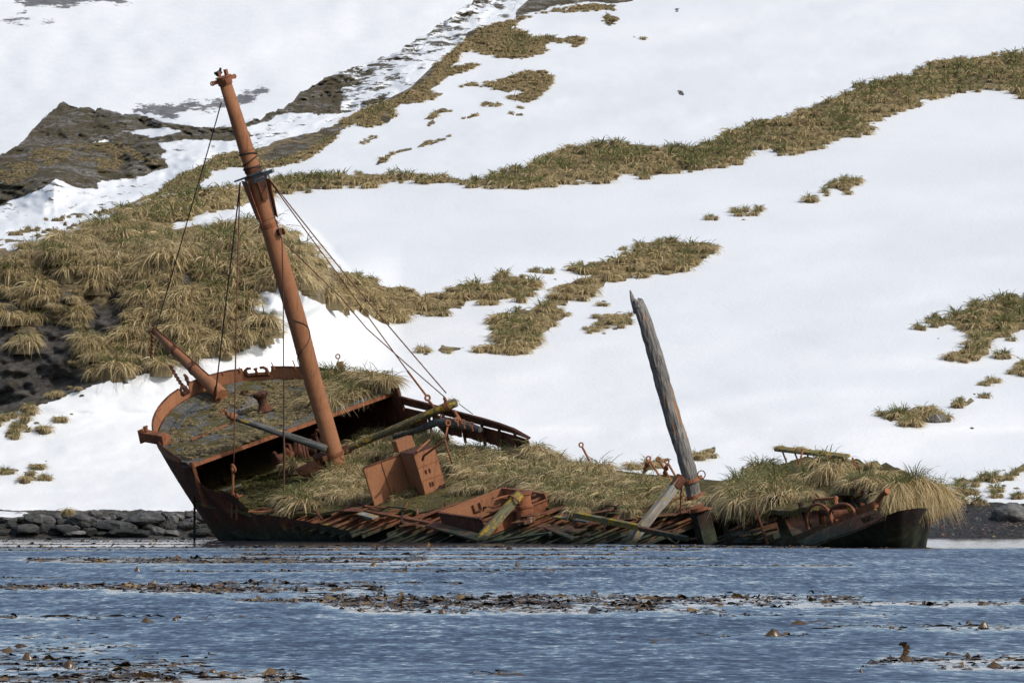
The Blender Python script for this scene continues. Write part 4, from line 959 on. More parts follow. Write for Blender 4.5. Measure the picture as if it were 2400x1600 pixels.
# masthead cap with lugs
c, r_ = mp_at(197); 
m = MB(); m.tube([c - mast_ax * .02, c + mast_ax * .30], r_ + .05, 30); m.tube([c + mast_ax * .30, c + mast_ax * .34], r_ + .09, 30)
for th, l_ in ((0.2, .28), (2.9, .22), (4.4, .2)):
    d_ = S * math.cos(th) + FW * math.sin(th); m.box(c + mast_ax * .18 + d_ * (r_ + .12), (d_, np.cross(mast_ax, d_), mast_ax), (.16, .10, .08)); m.ring(c + mast_ax * .18 + d_ * (r_ + .27), np.cross(mast_ax, d_), .08, .035, 10, 6)
for th in (0.1, .5, 1.9): m.box(c + mast_ax * .45 + (S * math.cos(th) + FW * math.sin(th)) * r_ * .8, (S, FW, mast_ax), (.05, .05, .14))
part(m, 'masthead_cap', 'rust', mast)
# crosstrees of grey planks, cheeks beneath
c, r_ = mp_at(418)
p, q = ps(566, 424, -.2), ps(630, 400, -.2)
ct = MB(); ct.beam(p - FW * .50, q - FW * .50, .09, .17, mast_ax); ct.beam(p - FW * .62 - U * .16, q * .72 + p * .28 - FW * .62 - U * .16, .08, .14, mast_ax)
ct.beam(p + FW * .55, q + FW * .55, .25, .08, mast_ax)
cro = part(ct, 'crosstree', 'wood_bleached', mast)
for sg in (-1, 1):
    t0 = c + S * sg * (r_ + .01); m = MB()
    m.plate([t0 + S * sg * .16 - FW * .30 + mast_ax * .0, t0 + S * sg * .16 + FW * .30 + mast_ax * .05, t0 + S * sg * .02 + FW * .22 - mast_ax * 1.7, t0 + S * sg * .02 - FW * .22 - mast_ax * 1.9], S * sg, .03)
    part(m, 'mast_cheek', 'rust', mast)
m = MB(); m.plate([c - FW * (r_ + .06) - S * .16, c - FW * (r_ + .06) + S * .24, c - FW * (r_ + .01) + S * .14 - mast_ax * 1.0, c - FW * (r_ + .01) - S * .08 - mast_ax * 1.0], -FW, .03); part(m, 'mast_bracket', 'rust_dark', mast)
# wire turned round the mast above and below the crosstrees
for y, tl in ((362, .25), (377, -.3), (395, .2), (408, -.15)):
    c, r_ = mp_at(y); m = MB(); n2 = nrm(mast_ax + S * tl + FW * .2)
    m.ring(c, n2, r_ + .05, .032, 26, 6); part(m, 'wire_turn', 'cable', mast)
for y, dx in ((546, 6), (548, 11)):
    c, r_ = mp_at(y); m = MB(); m.box(c - FW * (r_ + .1) + S * .25, (S, FW, U), (.12, .12, .12)); m.ring(c - FW * (r_ + .18) + S * .33, S, .1, .04, 10, 6); part(m, 'mast_eye', 'rust_dark', mast)

# ---- main deck beams left bare on the port side
bx = np.arange(5.4, 54.5, 0.98)
for i, a in enumerate(bx):
    a = a + rng.uniform(-.12, .12)
    se = s_edge(a) + .7 if a < 40 else -1.0 + rng.uniform(-.4, .6)
    lo = -5.0 + (rng.uniform(0, 2.2) if rng.random() < .3 else 0)
    if se - lo < .8 or AMC - .2 < a < AMC + 5.2: continue
    tw = rng.uniform(-.25, .25); ub = nrm(U + FW * tw); sk = rng.uniform(-.5, .5)
    m = MB(); p, q = dk(a + sk * .25, lo, -.22 + rng.uniform(-.06, .06)), dk(a, se, -.22)
    m.beam(p, q, .035, .22, ub); m.beam(p + ub * .11, q + ub * .11, .17 + .05 * rng.random(), .03, ub)
    part(m, 'deck_beam', 'rust_tide')
# stringer plates and torn plating lying over the beams
for i in range(34):
    a = rng.uniform(6, 50); a = a if not AMC - 3 < a < AMC + 5 else a - 9; se = (s_edge(a) if a < 40 else -.8); s = max(se - rng.uniform(.1, 1.0) - (rng.random() ** 2) * 2.0, -3.2 if a < 13 else -9)
    L_, w_ = rng.uniform(.5, 2.2), rng.uniform(.2, .6); k_ = rng.uniform(-.06, .12)
    if i % 3 == 0:
        cor = [(a, s), (a + w_, s + .1), (a + w_ * .9, s + L_ * .55), (a + w_ * 1.1, s + L_), (a + .1, s + L_ * .9), (a - .12, s + L_ * .4)]
    else:
        cor = [(a, s), (a + L_ * 1.6, s + rng.uniform(-.1, .3)), (a + L_ * 1.5, s + w_), (a + L_ * .8, s + w_ * .7), (a, s + w_ * 1.1)]
    m = MB(); m.plate([dk(x, y, .03 + k_ * (x - a) + .008 * (i % 5)) for x, y in cor], U, .025); part(m, 'torn_plate', 'rust_tide')
for (x0, y0, x1, y1, w_, mt) in ((820, 1190, 1010, 1225, .16, 'rust_tide'), (840, 1178, 905, 1205, .12, 'rust_dark'), (1095, 1278, 1290, 1248, .2, 'iron_black'), (1280, 1235, 1345, 1262, .22, 'rust_tide'), (1010, 1228, 1130, 1262, .5, 'rust_tide'), (1700, 1250, 1790, 1205, .14, 'rust_tide'), (1680, 1262, 1900, 1195, .16, 'iron_black')):
    m = MB(); m.beam(pk(x0, y0, dk, .08), pk(x1, y1, dk, .12), w_, .08, U); part(m, 'stringer', mt)

for i in range(46):
    a = rng.uniform(5, 48); se = (s_edge(a) if a < 40 else -.8); s = max(se - rng.uniform(-.2, 2.2), -4.2 if a < 13 else -9); th_ = rng.uniform(0, 6.28); L_ = rng.uniform(.5, 1.7)
    p = dk(a, s, .02 + .1 * rng.random()); q = p + (S * math.cos(th_) + FW * math.sin(th_)) * L_ + U * rng.uniform(-.05, .45) * L_
    m = MB(); mid = (p + q) / 2 + U * rng.uniform(-.1, .2); m.tube([p, mid, q], rng.uniform(.02, .055), 6, wob=.3); part(m, 'bent_pipe', ['rust_tide', 'rust_dark', 'iron_black'][i % 3])
# ---- starboard bulwark: strake, panels with daylight between them
def sb(px, py): return ps(px, py, 4.95)
m = MB(); top = [(926, 925), (960, 934), (1000, 944), (1040, 955), (1080, 966), (1130, 979), (1170, 991), (1205, 1004), (1242, 1025)]
low = [(934, 945), (962, 953), (1001, 962), (1040, 973), (1080, 983), (1130, 997), (1170, 1007), (1207, 1017), (1240, 1029)]
pts = [sb(*p_) for p_ in top] + [sb(*p_) for p_ in low[::-1]]
rail = MB(); n = len(top)
for i in range(n - 1): rail.plate([sb(*top[i]), sb(*top[i + 1]), sb(*low[i + 1]), sb(*low[i])], S, .05)
rail.tube([sb(*p_) - S * .08 for p_ in top], .05, 6)
part(rail, 'bulwark_rail', 'rust_dark')
lw = [(936, 949), (964, 957), (1002, 966), (1042, 977), (1082, 987), (1131, 1001), (1171, 1011), (1208, 1021), (1238, 1031)]
bt = [(944, 1010), (966, 1016), (1003, 1022), (1044, 1018), (1083, 1024), (1132, 1036), (1173, 1048), (1209, 1056), (1236, 1059)]
for i in range(n - 1):
    g = 1.4 if i not in (0,) else 0
    if i == 0: quad = [(930, 948), (944, 952), (946, 964), (930, 962)]
    elif i == 1: quad = [(946, 955), (1000, 967), (1001, 1020), (948, 1012)]
    elif i == 2: quad = [(1012, 969), (1041, 978), (1042, 1018), (1014, 984)]
    else: quad = [(lw[i][0] + g, lw[i][1]), (lw[i + 1][0] - g, lw[i + 1][1]), (bt[i + 1][0] - g - (i == 6) * 3, bt[i + 1][1]), (bt[i][0] + g + (i == 5) * 5, bt[i][1])]
    m = MB(); 
    # ragged lower edge
    q0, q1, q2, q3 = [np.array(v_, float) for v_ in quad]
    bot = [q2 + (q3 - q2) * t_ + np.array([0, 2.6 * (random.random() - .5)]) for t_ in np.linspace(0, 1, 7)]
    m.plate([sb(*q0), sb(*q1)] + [sb(*b_) for b_ in bot], S, .04); part(m, 'bulwark_panel', 'rust_dark')
for x, y0, y1 in ((940, 930, 1030), (1006, 950, 1028), (1043, 962, 1030), (1086, 975, 1035), (1134, 990, 1042), (1175, 1002, 1052), (1212, 1014, 1062), (1241, 1027, 1062)):
    m = MB(); m.beam(sb(x, y0) - S * .12, sb(x - 1 + (y1 - y0) * .2, y1) - S * .12, .09, .12, FW); part(m, 'bulwark_stanchion', 'rust_dark')
m = MB(); m.beam(dk(.4, 4.9, -.2), dk(.4, 4.9, 2.2), .12, .9, FW); part(m, 'bulwark_post', 'rust_dark')

# ---- hatch coaming
a1, s1 = pick(1023, 1203, dk, .5); a2, s2 = pick(1184, 1147, dk, .5); a3, s3 = pick(1111, 1226, dk, .5)
aF = (a1 + a2) / 2; aA = a3
hc = empty('hatch_coaming', tuple(float(v_) for v_ in dk((aF + aA) / 2, (s1 + s2) / 2, 0)), None, None); hc.parent = wreck; hc.matrix_parent_inverse = WM[wreck.name].inverted()
def wall(p, q, h0, h1, name, mat, th=.05):
    up = U; t_ = nrm(q - p); nn_ = np.cross(t_, U)
    m = MB(); m.plate([p + U * h0, q + U * h0, q + U * h1, p + U * h1], nn_, th)
    m.beam(p + U * (h1 + .03), q + U * (h1 + .03), .12, .06, U)
    return part(m, name, mat, hc)
cs = lambda a, s: dk(a, s, -.1)
cA, cB, cC, cD = cs(aF, s1), cs(aF, s2), cs(aA, s2), cs(aA, s1)
wall(cA, cB, -.8, .62, 'coaming_wall', 'rust_clean'); wall(cB, cC, -.5, .62, 'coaming_wall', 'rust'); wall(cC, cD, -.1, .40, 'coaming_wall', 'rust'); wall(cD, cA, -.1, .62, 'coaming_wall', 'rust_dark')
m = MB(); hx = cA * .45 + cB * .55 + U * .30 - FW * .1; 
for d0, d1 in (((-.15, .16), (-.15, -.16)), ((.15, .16), (.15, -.16)), ((-.15, -.16), (.15, -.16))):
    m.tube([hx + S * d0[0] + U * d0[1], hx + S * d1[0] + U * d1[1]], .035, 6)
part(m, 'coaming_bracket', 'rust_dark', hc)
m = MB(); m.tube([cD + S * .3 + U * .40 + FW * .8, cC + U * .5 + FW * .3], .07, 8); part(m, 'coaming_pipe', 'rust', hc)

# ---- stump of the main mast / winch barrel beside the coaming
c = psu(1232, 1226, aA + .5); ax = nrm(psu(1225, 1152, aA + .5) - c)
m = MB(); m.lathe(c, ax, [(0, .36), (.25, .37), (.27, .34), (.62, .34), (.64, .38), (.74, .38), (.76, .32), (1.15, .31), (1.17, .36), (1.27, .36), (1.28, .27), (1.05, .25)], 26)
st = part(m, 'mast_stub', 'rust', smoothf=False)
for th in np.linspace(0, 6.28, 10)[:-1]:
    d_ = S * math.cos(th) + FW * math.sin(th); m = MB(); m.box(c + ax * .16 + d_ * .37, (d_, np.cross(ax, d_), ax), (.03, .05, .12)); part(m, 'stub_wedge', 'wood_pale', st)
m = MB(); m.tube([psu(1205, 1161, aA + .5), psu(1190, 1162, aA + .5), psu(1172, 1166, aA + .5), psu(1156, 1172, aA + .5)], [.06, .055, .05, .04], 8); part(m, 'stub_arm', 'rust', st)
m = MB(); m.ring(c + ax * 1.0 + S * .42, U, .12, .05, 10, 6); part(m, 'stub_ring', 'rust_dark', st)

# ---- broken wooden mizzen mast
wp = [(1661, 1272), (1640, 1200), (1628, 1165), (1617, 1115), (1600, 1050), (1583, 1000), (1556, 908), (1541, 850), (1526, 800), (1511, 750), (1500, 722), (1494, 708)]
wr = [.33, .31, .28, .31, .31, .305, .315, .285, .285, .255, .245, .225]
SM = pick(1648, 1200)[1] - .45
wpts = [ps(x, y, SM) for x, y in wp]
wm = empty('mizzen_mast', tuple(float(v_) for v_ in wpts[1]), None, None); wm.parent = wreck; wm.matrix_parent_inverse = WM[wreck.name].inverted()
wax = nrm(wpts[-1] - wpts[1])
m = MB(); fine_t = np.linspace(0, len(wpts) - 1, 44); wpa = np.array(wpts)
fp = [np.array([np.interp(t_, range(len(wpts)), wpa[:, j]) for j in range(3)]) for t_ in fine_t]
fr_ = [float(np.interp(t_, range(len(wpts)), wr)) * (1 + .05 * float(vn(t_ * 1.5, 0))) for t_ in fine_t]
fp, fr_ = fp[8:], fr_[8:]
m.tube(fp, fr_, 24, wob=.15)
# splintered head
for k_ in range(11):
    th = k_ * .571; d_ = S * math.cos(th) + FW * math.sin(th); l_ = [.05, .12, .0, .1, .5, .35, .0, .15, .1, .0, .1][k_]
    b_ = fp[-1] + d_ * .16 - wax * .4; m.tube([b_, b_ + wax * (.38 + l_ * .5), b_ + wax * (.42 + l_)], [.11, .085, .02], 6)
o = part(m, 'wooden_mast', 'wood_grey', wm, local=wax)
m = MB(); m.beam(ps(1640, 1198, SM), ps(1664, 1292, SM), .6, .6, FW); part(m, 'mast_step', 'iron_black', wm)
for (x, y, r_, hh, mt) in ((1619, 1125, .375, .14, 'rust_clean'), (1628, 1162, .35, .14, 'rust'), (1640, 1190, .42, .16, 'rust')):
    c = ps(x, y, SM); m = MB(); m.tube([c - wax * hh / 2, c + wax * hh / 2], r_, 26); m.box(c + S * r_ - FW * .1, (S, FW, U), (.07, .07, .07)); m.box(c - S * r_, (S, FW, U), (.08, .06, .06)); part(m, 'iron_band', mt, wm)
m = MB(); m.ring(ps(1644, 1112, SM + .1), FW, .16, .022, 20, 6); part(m, 'iron_ring', 'rust_dark', wm)
m = MB(); m.plate([pk(x, y, dk, .05) for x, y in ((1590, 1206), (1660, 1196), (1680, 1188), (1650, 1180), (1600, 1190))], U, .05); part(m, 'mast_partner', 'rust', wm)

# ---- eye rods standing along the starboard side
for x0, y0, x1, y1, s in ((1362, 1042, 1388, 1092, 4.6), (1520, 1074, 1550, 1122, 4.4), (1543, 1076, 1578, 1134, 4.2), (1563, 1081, 1592, 1130, 4.2)):
    p, q = ps(x0, y0, s), ps(x1, y1, s); m = MB(); m.tube([p + nrm(q - p) * .09, q + nrm(q - p) * .3], .045, 8); m.ring(p, FW, .09, .032, 14, 6); part(m, 'eye_rod', 'rust')

# ---- poop: dark stanchions under the deck, rail on top, hoops, quarter plates, stern
for x0, y0, x1, y1, w_ in ((1815, 1182, 1842, 1252, .38), (1880, 1195, 1894, 1226, .2), (1757, 1196, 1766, 1222, .22), (1690, 1200, 1712, 1276, .26)):
    p, q = ps(x0, y0, -2.4), ps(x1, y1, -2.4); m = MB(); m.tube([p + U * .3, (p * .6 + q * .4), q - U * .2], [w_ * .5, w_ * .36, w_ * .62], 8, wob=.25); part(m, 'poop_stanchion', 'iron_black')
m = MB(); m.tube([ps(1770, 1190, -3.4), ps(1800, 1275, -3.4)], .05, 8); part(m, 'poop_post', 'rust_dark')
# skylight rail
rl = empty('poop_rail', tuple(float(v_) for v_ in ps(1900, 1060, 1.0)), None, None); rl.parent = wreck; rl.matrix_parent_inverse = WM[wreck.name].inverted()
p, q = ps(1822, 1051, 1.0), ps(1985, 1070, 1.0); m = MB(); m.beam(p, q, .30, .11, U); part(m, 'rail_plank', 'wood_lichen', rl)
for f in (.06, .24, .42, .60, .78, .92):
    c = p + (q - p) * f; m = MB(); m.tube([c, c - U * .45 + S * .05, c - U * .8], [.03, .035, .03], 6); part(m, 'rail_post', 'rust_dark', rl)
for x0, y0, x1, y1 in ((1882, 1052, 1872, 1092), (1945, 1070, 1912, 1156)):
    m = MB(); m.tube([ps(x0, y0, .7), ps(x1, y1, .2)], .038, 6); part(m, 'rail_stay', 'rust', rl)
m = MB(); m.tube([ps(1998, 1073, .5), ps(2010, 1100, .3)], .04, 6); part(m, 'poop_rod', 'rust')
m = MB(); m.plate([ps(x, y, 2.2) for x, y in ((1738, 1097), (1765, 1100), (1758, 1112), (1751, 1116))], S, .06); part(m, 'poop_bracket', 'rust_dark')
# hoops
for pts_, s in ((((1896, 1243), (1889, 1211), (1893, 1195), (1902, 1184), (1917, 1180), (1931, 1185), (1944, 1198), (1953, 1219)), -3.3), (((1957, 1236), (1946, 1213), (1944, 1203), (1948, 1192), (1957, 1184), (1972, 1180), (1987, 1182), (1998, 1190), (2004, 1202), (2009, 1218)), -3.8)):
    P3 = np.array([ps(x, y, s) for x, y in pts_]); tt = np.linspace(0, len(P3) - 1, 40); sm = []
    for t_ in tt: sm.append([np.interp(t_, range(len(P3)), P3[:, j]) for j in range(3)])
    sm = np.array(sm); 
    for _ in range(3): sm[1:-1] = (sm[:-2] + 2 * sm[1:-1] + sm[2:]) / 4
    m = MB(); m.tube(sm, .055, 10); part(m, 'iron_hoop', 'rust', smoothf=True)
m = MB(); m.beam(ps(1890, 1172, -2.5), ps(1962, 1167, -2.5), .1, .1, U); m.tube([ps(1958, 1162, -2.5), ps(1960, 1186, -2.6)], [.07, .1], 8); m.tube([ps(1907, 1172, -2.5), ps(1907, 1183, -2.3)], .05, 8); part(m, 'hoop_bar', 'rust')
m = MB(); m.tube([ps(1930, 1232, -2.0), ps(1926, 1196, -2.0), ps(1960, 1205, -2.0), ps(1985, 1200, -1.6)], [.14, .16, .16, .12], 10, wob=.15); part(m, 'steering_gear', 'rust_dark')
for x0, y0, x1, y1, s, mt in ((1976, 1160, 1994, 1206, -.5, 'wood_pale'), (1998, 1168, 2012, 1200, -.5, 'wood_grey'), (1972, 1178, 1985, 1210, -.8, 'rust'), (2015, 1170, 2030, 1200, -.3, 'rust')):
    m = MB(); m.beam(ps(x0, y0, s), ps(x1, y1, s), .16, .08, FW); part(m, 'cabin_board', mt)
m = MB(); m.tube([ps(1985, 1158, 0), ps(2010, 1160, 0), ps(2036, 1156, 0)], .14, 8, wob=.2); part(m, 'cabin_beam', 'wood_grey')
m = MB(); m.tube([ps(1988, 1172, -.4), ps(2034, 1172, -.4)], .09, 8, wob=.2); part(m, 'cabin_beam', 'wood_grey')
m = MB(); m.tube([ps(2000, 1128, -.3), ps(2012, 1140, -.6), ps(2020, 1150, -.8)], [.2, .24, .16], 9, wob=.3); part(m, 'broken_casting', 'rust_dark')
# port quarter: two long timbers and the plate with its lightening hole
m = MB(); m.beam(ps(1826, 1278, -3.6), ps(1960, 1222, -3.6), .18, .24, U); part(m, 'quarter_timber', 'rust_tide')
m = MB(); m.beam(ps(1955, 1224, -3.6), ps(2052, 1181, -3.6), .16, .25, U); m.lathe(ps(1965, 1221, -3.75), S, [(-.1, .10), (.1, .10)], 8); part(m, 'quarter_timber', 'rust')
m = MB(); m.tube([ps(2050, 1183, -3.5), ps(2068, 1158, -3.4), ps(2080, 1150, -3.3)], [.1, .09, .12], 8, wob=.3); part(m, 'quarter_stay', 'rust')
rows = []
tp = [(1870, 1272), (1930, 1242), (1975, 1224), (2010, 1210), (2052, 1196)]; bo = [(1902, 1280), (1950, 1262), (1995, 1248), (2030, 1234), (2072, 1214)]
m = MB()
for i in range(4):
    if i == 2: continue
    if i == 3:
        A_, B_, C_, D_ = ps(*tp[i], -4.0), ps(*tp[i + 1], -4.0), ps(*bo[i + 1], -4.4), ps(*bo[i], -4.4)
        m.plate([A_, B_, B_ * .6 + C_ * .4, A_ * .75 + D_ * .25], U, .05); m.plate([A_ * .2 + D_ * .8, B_ * .15 + C_ * .85, C_, D_], U, .05); m.plate([B_, C_, C_ * .8 + D_ * .2, B_ * .8 + A_ * .2], U, .055)
    else: m.plate([ps(*tp[i], -4.0), ps(*tp[i + 1], -4.0), ps(*bo[i + 1], -4.4), ps(*bo[i], -4.4)], U, .05)
m.plate([ps(*tp[2], -4.0), ps(*tp[3], -4.0), ps(*bo[3], -4.4), ps(*bo[2], -4.4)], U, .05)
part(m, 'waterway_plate', 'rust_tide')
m = MB(); m.beam(ps(1866, 1270, -3.95), ps(2052, 1194, -3.95), .09, .08, U); part(m, 'gunwale_strip', 'wood_lichen')
def stern_grid(top_, bot_, s_top, s_bot, name, nv=8):
    rows_ = []; n_ = 24; tx = np.linspace(0, 1, len(top_)); 
    for v_ in np.linspace(0, 1, nv):
        r_ = []
        for t_ in np.linspace(0, 1, n_):
            xt, yt, st_ = np.interp(t_, tx, [q_[0] for q_ in top_]), np.interp(t_, tx, [q_[1] for q_ in top_]), np.interp(t_, tx, s_top)
            tb = np.linspace(0, 1, len(bot_)); xb, yb, sb_ = np.interp(t_, tb, [q_[0] for q_ in bot_]), np.interp(t_, tb, [q_[1] for q_ in bot_]), np.interp(t_, tb, s_bot)
            r_.append(ps(xt + (xb - xt) * v_, yt + (yb - yt) * v_, st_ + (sb_ - st_) * v_))
        rows_.append(r_)
    hull_grid(rows_, name, 'iron_black')
stern_grid([(1900, 1286), (1950, 1264), (1995, 1250), (2030, 1237), (2074, 1218)], [(1905, 1300), (1960, 1300), (2000, 1300), (2035, 1300), (2062, 1300)], [-4.4] * 5, [-4.2, -4.0, -3.9, -3.7, -3.6], 'port_quarter')
stern_grid([(2040, 1150), (2060, 1160), (2085, 1195)], [(2040, 1300), (2060, 1300), (2085, 1300)], [-2.2, -2.2, -2.4], [-2.2, -2.2, -2.2], 'rudder_trunk')
stern_grid([(2079, 1206), (2110, 1196), (2150, 1190), (2178, 1190), (2186, 1194)], [(2078, 1300), (2110, 1300), (2140, 1300), (2158, 1300), (2168, 1298)], [-3.6, -3.2, -2.2, -1.0, 0.2], [-2.8, -2.3, -1.6, -.6, 0], 'stern_plating')
m = MB(); m.beam(ps(2183, 1200, 0), ps(2185, 1218, 0), .12, .12, S); m.beam(ps(2179, 1212, .1), ps(2190, 1212, .1), .05, .05, U); part(m, 'rudder_pintle', 'iron_black')
aM = shipc(ps(1617, 1115, SM))[0]
# ================================================================ loose things on the wreck: each a thing of its own
def spar(name, p, q, r0, r1, mat, label, cat, flat=None, n=14, wob=.06, bend=0.0):
    m = MB(); p = np.array(p); q = np.array(q)
    if flat: 
        m.beam(p, q, flat[0], flat[1], U)
    else:
        k_ = 12; pts = [p + (q - p) * t_ - np.array([0, 0, bend]) * math.sin(math.pi * t_) for t_ in np.linspace(0, 1, k_)]
        m.tube(pts, np.linspace(r0, r1, k_), n, wob=wob)
    o = m.build(name, M[mat], local=q - p, smoothf=not flat)
    return tag(o, label, cat)
ya, yb = ps(797, 1059, .5), ps(1068, 943, 4.6)
sp = spar('fallen_yard', ya, yb, .15, .19, 'wood_olive', 'long round yard with yellow lichen slanting up right from the rusty mast foot', 'spar')
m = MB(); e = nrm(yb - ya); m.tube([yb - e * .5, yb - e * .3], .22, 14); o = part(m, 'yard_band', 'rust', sp)
m = MB(); m.tube([ya - e * .25, ya + e * .5], .2, 12); part(m, 'yard_iron', 'rust_dark', sp)
m = MB(); m.ring(yb - e * .45 + U * .3, S, .1, .04); part(m, 'yard_eye', 'rust', sp)
ga, gb = ps(766, 1052, -.35), ps(536, 973, -3.6)
sp2 = spar('fallen_yard', ga, gb, .17, .14, 'wood_dark', 'weathered dark grey yard slanting left from the rusty mast foot over the forecastle edge', 'spar')
m = MB(); e2 = nrm(gb - ga); m.ring(gb + e2 * .05, S, .13, .045); m.ring(gb + e2 * .22 + U * .08, FW, .11, .04); m.tube([gb - e2 * .35, gb - e2 * .1], .17, 12); m.tube([gb - e2 * .1 - U * .15, gb - U * .45], .06, 6); part(m, 'yard_iron', 'rust', sp2)
spar('leaning_plank', psu(1219, 1156, aA + .95), psu(1114, 1276, aA + 1.2), 0, 0, 'wood_lichen', 'thick plank with bright yellow lichen leaning from the rusty barrel down to the water', 'plank', flat=(.20, .36))
m = MB(); c = psu(1205, 1172, aA + .97); m.ring(c, nrm(psu(1114, 1276, aA + 1.2) - c), .27, .05, 18, 6); tag(m.build('iron_clamp', M['rust']), 'rusty iron clamp round the upper end of the yellow lichen plank', 'clamp')
spar('leaning_spar', psu(1598, 1119, aM + .25), psu(1468, 1280, aM + .5), .17, .17, 'wood_pale', 'pale grey squared spar leaning from the wooden mast down to the water', 'spar', flat=(.30, .33))
m = MB(); m.tube([psu(1598, 1118, aM + .25), psu(1581, 1141, aM + .27)], .225, 14); tag(m.build('iron_sleeve', M['rust_dark']), 'dark iron sleeve on the top end of the pale leaning spar', 'sleeve')
spar('fallen_plank', ps(1352, 1206, -1.6), ps(1500, 1235, -2.6), 0, 0, 'wood_lichen', 'plank with yellow lichen lying from the beams to the foot of the pale leaning spar', 'plank', flat=(.16, .22))
spar('fallen_plank', ps(1500, 1238, -2.9), ps(1612, 1262, -3.6), 0, 0, 'rust_tide', 'dark green iron strip lying between the pale leaning spar and the mast foot', 'plank', flat=(.14, .18))
spar('fallen_pole', ps(903, 1199, -1.6), ps(1024, 1199, -.9), .07, .06, 'wood_lichen', 'thin pale pole lying level on the beams under the rusty casing', 'pole')
spar('fallen_plank', pk(842, 1202, dk, .2), pk(880, 1212, dk, .2), 0, 0, 'wood_pale', 'short bleached plank lying on the rusty beams below the casing', 'plank', flat=(.3, .06))
spar('fallen_plank', pk(1300, 1210, dk, .2), pk(1380, 1222, dk, .2), 0, 0, 'wood_dark', 'short dark plank lying on the beams right of the barrel', 'plank', flat=(.2, .06))
spar('fallen_plank', pk(520, 1150, dk, .1), pk(565, 1136, dk, .12), 0, 0, 'wood_grey', 'grey plank on the mossy deck inside the port bow', 'plank', flat=(.25, .08))
spar('fallen_pole', pk(1690, 1210, dk, .7), pk(1752, 1218, dk, .7), .07, .06, 'wood_lichen', 'short lichen covered pole under the grass just right of the mast foot', 'pole')
# bent encrusted beam with eye bolts
bp = [ps(923, 1024, 2.6), ps(975, 1009, 3.2), ps(1022, 989, 3.8), ps(1060, 990, 4.1), ps(1100, 999, 4.3), ps(1126, 1006, 4.4)]
m = MB(); m.tube(bp, [.09, .12, .17, .2, .2, .12], 10, wob=.25); pr = m.build('bent_pin_rail', M['wood_dark']); tag(pr, 'bent encrusted pin rail with rusty eyes hanging before the far bulwark', 'pin rail')
for x, y in ((1036, 976), (1054, 984), (1070, 983), (1085, 988), (1104, 994)):
    c = ps(x, y, 4.0); m = MB(); m.ring(c, FW, .085, .035, 12, 6); m.tube([c - U * .1, c - U * .3], .04, 6); part(m, 'eye_bolt', 'rust', pr)
m = MB(); m.tube([ps(1064, 962, 4.2), ps(1082, 990, 4.2)], .07, 8); m.ring(ps(1086, 994, 4.2), FW, .1, .04); tag(m.build('shackle_bar', M['rust']), 'short rusty shackle bar hanging under the end of the lichen yard', 'shackle')

# rusty casing and the tall tank standing against it
def ship_box(a0, a1, s0_, s1_, h0, h1, name, mat, label, cat, th=.03, base=None, open_top=True):
    rt = empty(name, tuple(float(v_) for v_ in dk((a0 + a1) / 2, (s0_ + s1_) / 2, 0)), label, cat)
    b = base if base is not None else float(sheer((a0 + a1) / 2))
    q = lambda a, s, h: sw(a, s, b + h)
    fs = (('aft_plate', (a1, s0_), (a1, s1_)), ('side_plate', (a0, s0_), (a1, s0_)), ('side_plate', (a1, s1_), (a0, s1_)), ('fore_plate', (a0, s1_), (a0, s0_)))
    for nm, A_, B_ in fs:
        m = MB(); p_, q_ = q(*A_, h0), q(*B_, h0); t_ = nrm(q_ - p_); nn_ = np.cross(t_, U)
        k_ = 9; botl = [p_ + (q_ - p_) * f + U * (.06 * random.random()) for f in np.linspace(0, 1, k_)]
        m.plate(botl + [q(*B_, h1), q(*A_, h1)], -nn_, th)
        part(m, nm, mat, rt)
    return rt, q
a0, s0 = pick(997, 1160); a_c = a0 - 1.45
bx0 = float(sheer(a0))
tk, q = ship_box(a0 - 1.4, a0, s0, s0 + 1.03, -.1, 1.80, 'rusty_tank', 'rust_clean', 'tall rusty riveted tank leaning in the grass with the shade of a rust hole painted black at its foot', 'tank', base=bx0)
m = MB(); m.plate([q(a0 - 1.4, s0, 1.80), q(a0 - 1.4, s0 + 1.03, 1.80), q(a0, s0 + 1.03, 1.80), q(a0, s0, 1.80)], U, .03); part(m, 'top_plate', 'rust_dark', tk)
for h_ in (.62, 1.20):
    m = MB(); m.beam(q(a0 + .01, s0, h_), q(a0 + .01, s0 + 1.03, h_), .02, .05, U); part(m, 'plate_seam', 'rust', tk)
for h_, k_ in ((.93, .09), (.36, .06)):
    for sg in (-1, 1):
        m = MB(); m.beam(q(a0 + .03, s0 + .42 + sg * k_, h_ - .09), q(a0 + .03, s0 + .42 + sg * k_, h_ + .09), .04, .05, FW); part(m, 'hinge', 'rust_dark', tk)
m = MB(); m.plate([q(a0 + .012, s0 + .45, .02), q(a0 + .012, s0 + .95, .02), q(a0 + .012, s0 + .98, .22), q(a0 + .012, s0 + .86, .14), q(a0 + .012, s0 + .74, .20), q(a0 + .012, s0 + .62, .10), q(a0 + .012, s0 + .5, .07)], -FW, .01); part(m, 'hole_shade_plate', 'iron_black', tk)  # black plate over the aft plate paints the shade inside a rust hole
a2_, s2_ = pick(878, 1186)
cb_ = float(sheer(a2_))
cg, q2 = ship_box(a2_ - .10, a2_, s2_, s2_ + 3.15, -.1, 1.66, 'rusty_casing', 'rust_clean', 'wide rusty plate casing standing aslant in the grass behind the tall tank', 'casing', base=cb_)
m = MB(); m.beam(q2(a2_, s2_, 1.68), q2(a2_, s2_ + 3.15, 1.68), .10, .05, U); part(m, 'angle_rim', 'rust_dark', cg)
m = MB(); m.beam(q2(a2_ + .015, s2_ + .85, 0), q2(a2_ + .015, s2_ + .85, 1.64), .02, .03, FW); part(m, 'plate_seam', 'rust_dark', cg)
